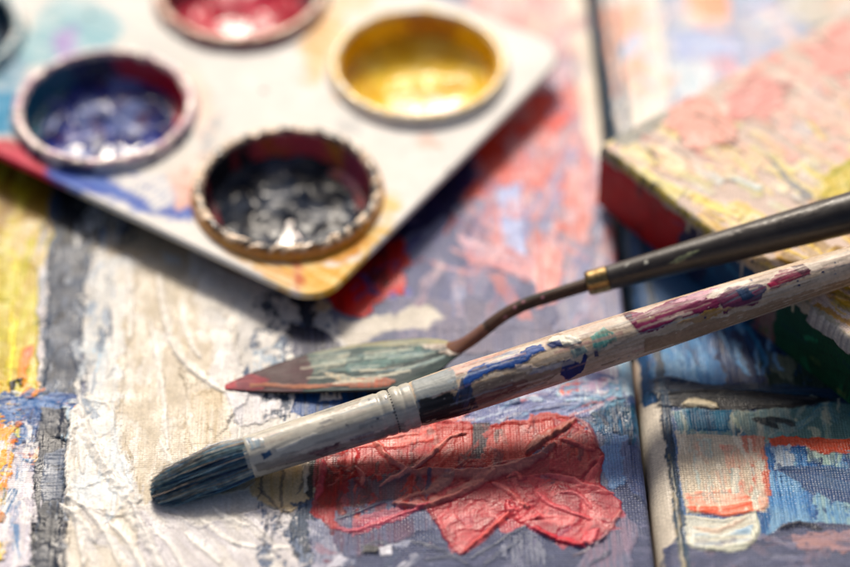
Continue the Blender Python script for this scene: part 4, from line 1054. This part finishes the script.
def brush_tube(name, ss, rr, mat, painter, na=200, disp=1.0):
    ss = np.array(ss); rr = np.array(rr)
    t = np.linspace(0, 2 * np.pi, na, endpoint=False)
    # arc angle, 0 = camera-facing line, + towards the top of the photo
    TT = np.repeat(t[None], len(ss), 0)
    TT = (TT + np.pi) % (2 * np.pi) - np.pi
    Sx = np.repeat(ss[:, None], na, 1); Rr = np.repeat(rr[:, None], na, 1)
    p = Paint(Sx.ravel(), (TT * 3.6).ravel(), '#b9a58c', lambda a_, b_: BR(a_, b_))
    p.hk = .4 if name == 'handle' else .4
    painter(p)
    p.grade(1.08, 1.05)
    Rd = Rr.ravel() + p.h * disp
    # top of photo is the side away from camera direction of 'up'
    upn = upv - np.dot(upv, bd) * bd; upn -= np.dot(upn, vn) * vn; upn /= np.linalg.norm(upn)
    A = TT.ravel()
    pos = b_tip[None] + bd[None] * Sx.ravel()[:, None] + Rd[:, None] * (np.cos(A)[:, None] * vn[None] + np.sin(A)[:, None] * upn[None]) - b_tip[None]
    return link(name, mesh_np(name, pos, grid_faces(len(ss), na, True), col=p.c), mat, brush)
vn = viewdir - np.dot(viewdir, bd) * bd; vn /= np.linalg.norm(vn)

def paint_ferrule(p):
    p.c[:] = lin('#a9a79e')
    p.stroke([(0,0)]*3, '#000000', raw=True) if False else None
    o = p.stroke
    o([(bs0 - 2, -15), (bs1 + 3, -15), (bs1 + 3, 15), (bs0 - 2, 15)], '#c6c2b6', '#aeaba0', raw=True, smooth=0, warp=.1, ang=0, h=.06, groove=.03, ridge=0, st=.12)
    o([(244,435),(330,405),(375,388),(375,394),(330,412),(250,442)], '#c4bfb2', '#b3aea2', warp=.5, h=.05, ang=0, ridge=.02, groove=.02)  # lit upper side painted as a paler band
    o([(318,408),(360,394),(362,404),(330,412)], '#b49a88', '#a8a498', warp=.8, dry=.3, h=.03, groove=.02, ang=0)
    o([(253,464),(300,452),(350,440),(405,420),(405,430),(300,462),(256,472)], '#8a8880', '#7c7a78', warp=.6, h=.03, ang=0, groove=.02)  # shaded underside painted as a darker grey band
    o([(308,453),(325,448),(340,442),(338,450),(322,456)], '#4a3440', '#6c5c60', warp=.6, h=.06, dry=.2)
    o([(345,440),(372,430),(380,436),(350,446)], '#6c5a60', '#8a8480', warp=.8, dry=.35, h=.04)
    o([(261,452),(270,448),(272,454),(264,459)], '#24486c', '#3c6080', warp=.4, h=.1)
    o([(247,438),(254,436),(254,440),(249,442)], '#28487c', warp=.3, h=.05)
    o([(244,434),(262,438),(264,446),(250,448)], '#8a9ca8', '#a9a8a0', warp=.6, dry=.35)
    for q in ((375,418),(368,400),(385,398),(370,426),(392,412),(345,425),(300,438)):
        o([(q[0]-1.5,q[1]-1.5),(q[0]+1.5,q[1]-1),(q[0]+1.5,q[1]+1.5),(q[0]-1,q[1]+1)], '#5c5860', warp=.15, h=.03)
    Rg = np.random.RandomState(12)
    for k_ in range(110):
        s0 = Rg.uniform(bs0, bs1); a0 = Rg.uniform(-5, 5); l_ = Rg.uniform(.6, 6); w_ = Rg.uniform(.08, .7)
        o([(s0, a0), (s0 + l_, a0 + Rg.normal(0, .2)), (s0 + l_ * .9, a0 + w_), (s0, a0 + w_)], ['#d0ccc0', '#8c8c88', '#a8a49a', '#74747a', '#c4b8a8', '#9ca8b0', '#a8948c'][Rg.randint(7)], raw=True, a=Rg.uniform(.2, .7), warp=.3, ws=1.5, ang=0, dry=.38, h=.05, ridge=.04, soft=.15)
    o([(276,447),(312,433),(318,434),(300,441),(278,450)], '#dcd8cc', warp=.4, h=.05, dry=.3, ang=0)
ss = []; rr = []
for s_ in np.arange(bs0 - .6, bs1 + .01, .13):
    f = (s_ - bs0) / (bs1 - bs0); r_ = 3.35 + .3 * f
    if f < .0: r_ -= .18
    # three rolled crimps near the handle end
    for g, dpt, wd in ((.80, .16, .35), (.865, .22, .28), (.93, .14, .3)):
        r_ -= dpt * math.exp(-((s_ - (bs0 + g * (bs1 - bs0))) / wd) ** 2)
    r_ += .12 * math.exp(-((s_ - (bs0 + .90 * (bs1 - bs0))) / .5) ** 2)
    if f > .985: r_ -= .25 * (f - .985) / .015
    ss.append(s_); rr.append(r_)
fer = brush_tube('ferrule', ss, rr, M_ferr, paint_ferrule)
# punched dots round the ferrule
bm = bmesh.new()
for k in range(40):
    A = 2 * math.pi * k / 40; upn = upv - np.dot(upv, bd) * bd; upn -= np.dot(upn, vn) * vn; upn /= np.linalg.norm(upn)
    s_ = bs0 + .865 * (bs1 - bs0)
    pos = bd * s_ + 3.44 * (math.cos(A) * vn + math.sin(A) * upn)
    bmesh.ops.create_icosphere(bm, subdivisions=2, radius=.13 * MM, matrix=Matrix.Translation(Vector(pos * MM)))
me = bpy.data.meshes.new('punch_mark'); bm.to_mesh(me); bm.free()
link('punch_marks', me, plain_mat('dark_grime', '#3c3c40', .6, 0, .3, .2), fer)

def paint_handle(p):
    o = p.stroke
    x0, x1 = bs1 - 1, bs3 + 60
    p.c[:] = lin('#b9a58e')
    o([(x0, -20), (x1, -20), (x1, 20), (x0, 20)], '#cdbca8', '#bba68e', raw=True, smooth=0, warp=.1, ang=0, st=.3, sl=16, sw=.25, h=.05, groove=.04, ridge=0)
    # sunlit top painted in as a pale strip, pinkish at places
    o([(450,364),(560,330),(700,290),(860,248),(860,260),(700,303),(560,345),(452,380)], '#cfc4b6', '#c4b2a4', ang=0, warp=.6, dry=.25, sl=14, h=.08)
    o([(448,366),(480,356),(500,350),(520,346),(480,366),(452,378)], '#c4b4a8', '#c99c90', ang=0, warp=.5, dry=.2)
    # grey collar
    o([(408,372),(448,360),(462,404),(420,420)], '#a3a7a4', '#8c9294', ang=0, warp=.5, h=.15, groove=.1, sl=8, sw=.3, st=.5)
    o([(415,400),(430,398),(470,384),(486,402),(470,412),(420,424)], '#1c1d20', '#3c3c3c', ang=0, warp=.6, dry=.25, h=.05)
    o([(448,392),(500,375),(560,360),(566,368),(500,398),(470,412)], '#94806e', '#a8947e', ang=0, warp=.8, dry=.3, h=.03)
    o([(462,396),(520,378),(530,382),(478,404)], '#6d4a48', '#8a6a5c', ang=0, warp=.6, dry=.3, h=.03)
    o([(450,400),(460,378),(466,380),(476,406),(466,410)], '#20242c', '#44506c', ang=60, warp=.5, dry=.3)
    o([(460,383),(466,372),(500,360),(538,346),(542,351),(520,364),(490,372),(475,380),(462,388)], '#2358a4', '#1f4684', ang=0, warp=.5, h=.25, ridge=.15, groove=.1)
    o([(478,362),(520,350),(518,356),(484,366)], '#8294b4', '#b9b0ac', ang=0, warp=.4, dry=.4)
    o([(530,368),(560,360),(556,366),(524,376)], '#a09ca4', warp=.5, dry=.35, ang=0)
    o([(512,365),(528,364),(530,368),(514,370)], '#d0c0b4', warp=.3, dry=.3, h=.1)
    o([(544,344),(550,338),(566,338),(578,342),(576,350),(560,346)], '#cfc9b8', '#dcd8cc', warp=.5, h=.5, ridge=.4)
    o([(544,345),(556,342),(560,348),(548,349)], '#24386c', warp=.4, h=.2)
    o([(565,348),(578,344),(584,352),(570,358)], '#8a9c98', '#b9b4a0', warp=.5, dry=.2)
    o([(556,372),(558,360),(566,358),(576,362),(580,352),(583,356),(578,372),(566,378)], '#16265c', '#1c2f70', warp=.5, h=.2, ridge=.1)
    o([(588,336),(602,330),(612,334),(608,346),(596,350),(590,345)], '#5c9890', '#8ab0a4', warp=.7, dry=.34, h=.1)
    o([(590,350),(594,349),(595,356),(591,357)], '#1c2c60', warp=.2)
    # magenta marks
    o([(622,318),(626,312),(640,314),(668,302),(700,292),(706,298),(722,296),(715,308),(690,315),(668,322),(650,334),(634,334),(628,326)], '#641640', '#7c2450', ang=10, warp=.6, h=.15, ridge=.08, dry=.12)
    o([(622,314),(630,312),(630,320),(624,320)], '#441838', warp=.3, h=.2)
    o([(670,304),(700,290),(716,288),(700,300)], '#b9889c', '#c9a4a8', ang=0, warp=.6, dry=.35)
    o([(712,300),(722,288),(756,284),(764,288),(752,304),(720,312)], '#5c6474', '#6c3450', ang=10, warp=.8, dry=.2)
    o([(732,290),(744,286),(750,294),(738,302)], '#243c5c', '#2c4464', warp=.6, dry=.2)
    o([(700,312),(730,308),(700,322),(672,326)], '#b48c44', '#a88c70', ang=0, warp=.7, dry=.35)
    o([(762,284),(778,270),(800,264),(806,272),(790,280),(768,288)], '#8c2848', '#702040', ang=15, warp=.6, h=.12, dry=.12)
    o([(788,266),(800,263),(806,270),(798,276)], '#481830', warp=.4, h=.15)
    o([(762,284),(770,282),(774,288),(766,290)], '#a83054', warp=.3)
    Rh = np.random.RandomState(8)
    for k_ in range(150):
        s0 = Rh.uniform(bs1, bs3 + 4); a0 = Rh.uniform(-4.5, 5); l_ = Rh.uniform(1.5, 12); w_ = Rh.uniform(.05, .5)
        o([(s0, a0), (s0 + l_, a0 + Rh.normal(0, .15)), (s0 + l_, a0 + w_), (s0, a0 + w_)], ['#8c7a68', '#d8ccbc', '#a08c78', '#6c5c54', '#c8b8a4', '#93a0a8', '#b49088'][Rh.randint(7)], raw=True, a=Rh.uniform(.25, .7), warp=.2, ws=1.5, ang=0, dry=.36, h=.04, ridge=.02, soft=.15)
    for k_ in range(70):
        s0 = Rh.uniform(bs1, bs3 + 4); a0 = Rh.uniform(-4.5, 5); q_ = Rh.uniform(.08, .25)
        o([(s0, a0), (s0 + q_ * 1.5, a0 - q_ * .3), (s0 + q_, a0 + q_)], ['#28304c', '#5c4c48', '#d8d0c4', '#703048', '#2c5c8c'][Rh.randint(5)], raw=True, a=.8, warp=.1, h=.04, ridge=.02)
    for q in ((818,272,1.3),(794,286,1.2),(792,281,1),(700,318,1.1),(748,280,1),(830,262,.8),(642,346,1)):
        o([(q[0]-q[2],q[1]-q[2]),(q[0]+q[2],q[1]-q[2]),(q[0]+q[2],q[1]+q[2]),(q[0]-q[2],q[1]+q[2])], '#28365c', warp=.15, h=.04)
    o([(640,340),(700,322),(780,300),(860,276),(860,290),(700,336),(640,352)], '#a89078', '#988068', ang=0, warp=.6, dry=.35, sl=16)  # shaded underside of the handle painted in darker brown
ss = list(np.arange(bs1 - .3, bs3 + 4, .14)) + list(np.arange(bs3 + 4, bs3 + 62, .8))
rr = []
for s_ in ss:
    r_ = np.interp(s_, [bs1 - .3, bs1 + .5, bs1 + 6, bs2 - 12, bs2, bs3, bs3 + 40, bs3 + 58, bs3 + 61, bs3 + 62], [3.45, 3.62, 3.85, 3.85, 3.7, 2.95, 2.3, 2.2, 1.6, .1])
    rr.append(r_)
brush_tube('handle', ss, rr, M_wood, paint_handle)

# bristles: a solid tuft core plus hairs that follow it
upn = upv - np.dot(upv, bd) * bd; upn -= np.dot(upn, vn) * vn; upn /= np.linalg.norm(upn)
R = np.random.RandomState(5)
def tuft(s_, u, q):
    """u,q in the unit disc (u up in photo, q towards camera); s_ 0 at the ferrule, 1 at the tip"""
    W = 3.25 * (1 + .12 * math.sin(math.pi * min(1, s_ * 1.7))) * (1 - .46 * s_ ** 3.0)      # half height in the picture plane
    D = 3.2 * (1 - .6 * s_ ** 1.5)
    drop = -1.15 * s_ ** 1.4                                        # the tuft droops towards the canvas
    return bd * (bs0 - s_ * (bs0 - .0)) + upn * (u * W + drop * .6) + vn * (q * D + .1 * s_)
hv = []; hf = []; hc = []
PAL = [lin(c) for c in ('#1c3048', '#28486c', '#2c5a78', '#142236', '#3c6c84', '#243c60', '#1c2c3c', '#40586c')]
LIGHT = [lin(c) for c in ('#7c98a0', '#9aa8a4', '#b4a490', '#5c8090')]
NH = 5200
for k in range(NH):
    t = R.uniform(0, 2 * math.pi); rad_ = R.uniform(.0, 1) ** .35
    u, q = rad_ * math.cos(t), rad_ * math.sin(t)
    end = R.uniform(.9, 1.02) - .05 * rad_ ** 3 - .13 * (u > .2) * R.rand() * u
    if R.rand() < .2: end -= R.uniform(.05, .3)
    clump = vnoise(np.array([t * 3.2]), np.array([rad_ * 3]))[0]
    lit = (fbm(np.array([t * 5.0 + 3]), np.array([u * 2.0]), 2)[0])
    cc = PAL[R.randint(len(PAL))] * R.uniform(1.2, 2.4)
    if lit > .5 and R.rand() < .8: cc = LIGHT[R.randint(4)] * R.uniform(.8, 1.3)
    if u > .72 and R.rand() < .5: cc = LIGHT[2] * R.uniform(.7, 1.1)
    wob = R.normal(0, .26 if R.rand() < .9 else .7, 2); du = (clump - .5) * .14
    prev = None
    NS = 9
    for i in range(NS + 1):
        s_ = end * i / NS
        uu = u * (1 + du * s_) + wob[0] * s_ ** 2 * .6; qq = q * (1 + du * s_) + wob[1] * s_ ** 2 * .6
        c_ = tuft(s_, uu, qq)
        w_ = .055 * (1 - .55 * (i / NS) ** 2)
        b_ = len(hv)
        for a_ in (0, 2.09, 4.19):
            hv.append(c_ + w_ * (math.cos(a_ + t) * upn + math.sin(a_ + t) * vn)); hc.append(cc * (1 + .25 * math.sin(i * 1.3 + k)))
        if prev is not None:
            for a_ in range(3):
                hf.append((prev + a_, prev + (a_ + 1) % 3, b_ + (a_ + 1) % 3, b_ + a_))
        prev = b_
base = len(hv)
NS, NQ = 26, 60
for i in range(NS):
    s_ = .93 * i / (NS - 1)
    for a_ in range(NQ):
        t = 2 * math.pi * a_ / NQ; k_ = .93 * (1 - .9 * max(0, (i - NS + 5) / 5))
        hv.append(tuft(s_, k_ * math.cos(t), k_ * math.sin(t))); hc.append(lin('#14263a') * (1 + .5 * math.sin(t * 9 + 2)))
for i in range(NS - 1):
    for a_ in range(NQ):
        b_ = (a_ + 1) % NQ; hf.append((base + i * NQ + a_, base + i * NQ + b_, base + (i + 1) * NQ + b_, base + (i + 1) * NQ + a_))
link('bristles', mesh_np('bristles', np.array(hv), np.array(hf), col=np.array(hc)), M_hair, brush)

# ------------------------------------------------------------------ the palette knife
kz_f = 10.6
K_f = P(590, 283, kz_f)                       # ferrule start
K_e = P(850, 213, ZB + HB + 3.2 + 5.2)
kd = K_e - K_f; KL = np.linalg.norm(kd); kd /= KL
# raise or lower so the handle just rests on the block's edge
knife = thing('palette_knife', 'palette knife with paint smeared blade, cranked neck and dark handle, behind the brush', 'palette knife', tuple(P(225, 386, .6)))
KO = P(225, 386, .6)
# blade outline taken from the photo, on a slightly rising plane
def kz(px): return .55 + max(0, px - 225) / 235.0 * 3.0
up_ed = [(225,385),(240,378),(262,369),(290,359),(320,351),(350,346),(385,341),(420,338),(445,340),(460,346)]
lo_ed = [(225,389),(250,391),(290,392),(330,391),(365,390),(395,388),(420,382),(440,370),(452,359),(462,353)]
def rs(ed, n):
    e_ = np.array(ed, float); L = np.linspace(0, 1, len(e_)); q = np.linspace(0, 1, n)
    # smooth via chaikin first
    c_ = np.array(chaikin(e_, False, 2)); Lc = np.concatenate([[0], np.cumsum(np.linalg.norm(np.diff(c_, axis=0), axis=1))])
    return np.stack([np.interp(q * Lc[-1], Lc, c_[:, k]) for k in (0, 1)], 1)
NB, NW = 170, 46
ue, le = rs(up_ed, NB), rs(lo_ed, NB)
top = np.zeros((NB, NW, 3)); pxy = np.zeros((NB, NW, 2))
for i in range(NB):
    for j in range(NW):
        f = j / (NW - 1); q = ue[i] * (1 - f) + le[i] * f
        bow = .35 * math.sin(math.pi * f)
        top[i, j] = P(q[0], q[1], kz(q[0]) + bow * (i / NB)); pxy[i, j] = q
kp_hk = .35
kp = Paint(pxy[..., 0].ravel() / 6, pxy[..., 1].ravel() / 6 * 1.3, '#6c7c7c', lambda a_, b_: (a_ / 6, b_ / 6 * 1.3))
kp.hk = kp_hk
o = kp.stroke
o([(215,340),(470,330),(470,400),(215,400)], '#3e4e4c', '#263639', ang=-16, sl=9, sw=.4, st=.5, h=.15, groove=.12, ridge=0)
o([(300,352),(380,342),(430,338),(440,352),(380,372),(320,372)], '#647870', '#34484a', ang=-14, sl=10, sw=.35, dry=.3, h=.2, groove=.15, warp=.6)
o([(340,360),(420,346),(425,358),(350,376)], '#28464c', '#5c7c78', ang=-14, sl=9, sw=.3, dry=.44, h=.1, warp=.5)
o([(300,360),(350,352),(345,366),(305,376)], '#a4a490', '#5c706c', ang=-14, dry=.42, h=.1, warp=.5)
o([(222,380),(262,366),(306,356),(312,372),(300,394),(222,394)], '#563c42', '#483638', ang=-12, sl=8, sw=.5, warp=.7, h=.12, st=.25)
o([(222,382),(250,374),(268,380),(262,390),(222,392)], '#94404a', '#743844', ang=-8, warp=.5, h=.12)
o([(222,380),(234,378),(236,388),(222,391)], '#a83c48', warp=.4, h=.12)
o([(250,388),(300,388),(390,386),(396,380),(380,378),(330,384),(250,384)], '#6c4848', '#a0684f', ang=0, warp=.4, dry=.2, h=.2)
o([(350,378),(385,378),(395,382),(380,388),(350,388)], '#b06048', '#8c6050', warp=.4, dry=.15, h=.2)
o([(318,372),(345,376),(370,382),(340,384)], '#c9b494', '#8a8c80', warp=.5, dry=.3, h=.15)
o([(415,340),(440,340),(462,346),(462,356),(446,356),(428,350)], '#cfc8bc', '#a8988c', warp=.6, dry=.2, h=.35, ridge=.3)
o([(300,350),(360,343),(420,337),(450,340),(445,344),(360,348),(300,356)], '#a8a078', '#8c9080', ang=-8, warp=.3, dry=.25, h=.15)
Rk = np.random.RandomState(3)
for k_ in range(60):
    x_ = Rk.uniform(295, 430); f_ = Rk.uniform(.12, .85); l_ = Rk.uniform(15, 50)
    def pt_(x): 
        i_ = int(np.clip(np.searchsorted(ue[:, 0], x), 0, NB - 1)); return ue[i_] * (1 - f_) + le[i_] * f_
    a_, b_ = pt_(x_), pt_(min(x_ + l_, 445)); w_ = Rk.uniform(.4, 1.3)
    o([(a_[0], a_[1] - w_), (b_[0], b_[1] - w_), (b_[0], b_[1] + w_), (a_[0], a_[1] + w_)], ['#a8b4a8', '#8c9c94', '#283c40', '#1c2c30', '#c4c0ac', '#5c7a84'][Rk.randint(6)], a=Rk.uniform(.3, .9), warp=.25, ws=1.5, ang=-14, dry=.3, h=.1, ridge=.05)
tz = top.reshape(-1, 3) - KO; tz[:, 2] += kp.h
bt = top.reshape(-1, 3) - KO - np.array([0, 0, .38])
co = np.concatenate([tz, bt]); g = grid_faces(NB, NW)
fc = [g[:, ::-1], g + NB * NW]
idx = np.arange(NB * NW).reshape(NB, NW)
rim = np.concatenate([idx[:, 0], idx[-1, 1:], idx[::-1, -1][1:], idx[0, ::-1][1:-1]])
r2 = np.roll(rim, -1); fc.append(np.stack([rim, r2, r2 + NB * NW, rim + NB * NW], 1))
cc = np.concatenate([kp.c, np.tile(lin('#4c4442'), (NB * NW, 1))])
link('blade', mesh_np('blade', co, np.concatenate(fc), col=cc), M_steel, knife)

def tube(name, path, rad, mat, painter, parent, origin, na=48, step=.25, cap=True):
    pp, rr_, q = resample(path, rad, step)
    fr = frames(pp); t = np.linspace(0, 2 * np.pi, na, endpoint=False)
    Sx = np.repeat(q[:, None], na, 1); TT = np.repeat(t[None], len(q), 0)
    R0 = float(np.mean(rr_[:, 0]))
    p = Paint(Sx.ravel(), (((TT + np.pi) % (2 * np.pi) - np.pi) * R0).ravel(), '#3c3430'); p.hk = .4
    painter(p, q[-1])
    pos = np.zeros((len(q), na, 3)); H = p.h.reshape(len(q), na)
    for i, (c_, tt_, s_, n_) in enumerate(fr):
        pos[i] = c_ + (rr_[i, 0] + H[i])[:, None] * np.cos(t)[:, None] * s_ + (rr_[i, 1] + H[i])[:, None] * np.sin(t)[:, None] * n_
    f = grid_faces(len(q), na, True)
    co = pos.reshape(-1, 3) - origin; c = p.c
    co = np.concatenate([co, [pp[0] - origin, pp[-1] - origin]]); c = np.concatenate([c, c[:1], c[-1:]])
    nb = len(co) - 2
    fcs = [tuple(r) for r in f.tolist()]
    for a_ in range(na):
        b_ = (a_ + 1) % na
        fcs.append((b_, a_, nb)); fcs.append(((len(q) - 1) * na + a_, (len(q) - 1) * na + b_, nb + 1))
    return link(name, mesh_np(name, co, fcs, col=c), mat, parent)

def pn_neck(p, L):
    p.c[:] = lin('#4a3c36')
    p.stroke([(-1,-9),(L+1,-9),(L+1,9),(-1,9)], '#4c3c34', '#33302c', raw=True, smooth=0, warp=.1, ang=0, st=.4, h=.05)
    p.stroke([(-1,-9),(L*.3,-9),(L*.26,9),(-1,9)], '#80583c', '#6c4c44', raw=True, warp=1, dry=.2, ang=0)
    p.stroke([(L*.3,-9),(L*.55,-9),(L*.5,9),(L*.33,9)], '#44322c', '#5c4438', raw=True, warp=1, dry=.3, ang=0)
    for s_, a_ in ((L*.5, 1.2), (L*.56, 1.5), (L*.68, 1.0), (L*.42, .6)):
        p.stroke([(s_-.25, a_-.2), (s_+.3, a_-.2), (s_+.25, a_+.25), (s_-.2, a_+.2)], '#b47c8c', raw=True, warp=.1)
neck = smooth_path([P(446, 351, kz(446) - .1), P(462, 346, 3.9), P(478, 335, 5.0), P(500, 317, 6.9), P(522, 305, 8.2), P(550, 296, 9.3), P(592, 283, 10.6)], 3)
nL = len(neck); f_ = np.linspace(0, 1, nL)
rad = np.stack([np.interp(f_, [0, .1, .25, .5, 1], [1.9, 1.6, 1.1, 1.0, 1.1]), np.interp(f_, [0, .1, .25, .5, 1], [.35, .5, .9, .95, 1.1])], 1)
tube('neck', neck, rad, M_steel, pn_neck, knife, KO)

def pn_brass(p, L): p.c[:] = lin('#a8844c')
tube('ferrule', [K_f - kd * .6, K_f - kd * .55, K_f + kd * .0, K_f + kd * 3.1], np.array([[1.3, 1.3], [1.85, 1.85], [2.05, 2.05], [2.12, 2.12]]), M_brass, pn_brass, knife, KO, step=.1)

def pn_handle(p, L):
    p.c[:] = lin('#3a3532')
    p.stroke([(-1,-30),(L+1,-30),(L+1,30),(-1,30)], '#3a3634', '#2a2624', raw=True, smooth=0, warp=.1, ang=0, st=.5, sl=14, sw=.35, h=.04, groove=.04)
    p.stroke([(10,2),(13,2),(16,2.8),(12,3.0)], '#8c9470', '#5c6450', raw=True, warp=.4, dry=.2)
    p.stroke([(6.3,3.2),(7.1,3.2),(6.8,4.2),(6.4,4.0)], '#c4c4b8', raw=True, warp=.2)
    p.stroke([(3.3,3.9),(3.8,3.9),(3.9,4.4),(3.4,4.4)], '#b4b4ac', raw=True, warp=.2)
    p.stroke([(20,4.2),(34,4.0),(40,5.2),(22,5.0)], '#5c5650', '#4a443e', raw=True, warp=.6, dry=.4, ang=0)
hp = [K_f + kd * 3.0, K_f + kd * 3.2, K_f + kd * 4.5, K_f + kd * 12, K_f + kd * 24, K_f + kd * 36, K_f + kd * 50, K_f + kd * 70, K_f + kd * 92, K_f + kd * 97, K_f + kd * 98.5]
hr = [1.9, 2.0, 2.05, 2.35, 2.75, 3.15, 3.5, 3.6, 3.0, 2.2, .3]
tube('handle', hp, np.array([[a_, a_] for a_ in hr]), M_darkwood, pn_handle, knife, KO, na=64, step=.3)
# clearances, for checking the rest points
def edge_gap(p0, d, r):
    best = None
    for s_ in np.arange(0, 130, .5):
        q = p0 + d * s_; dx, dy = q[0] - C0[0], q[1] - C0[1]
        v = -bs * dx + bc * dy
        if best is None or abs(v) < best[0]: best = (abs(v), s_, q[2] - r - (ZB + HB))
    return best
print('knife gap', edge_gap(K_f, kd, 2.6), 'brush gap', edge_gap(b_tip, bd, 3.3))
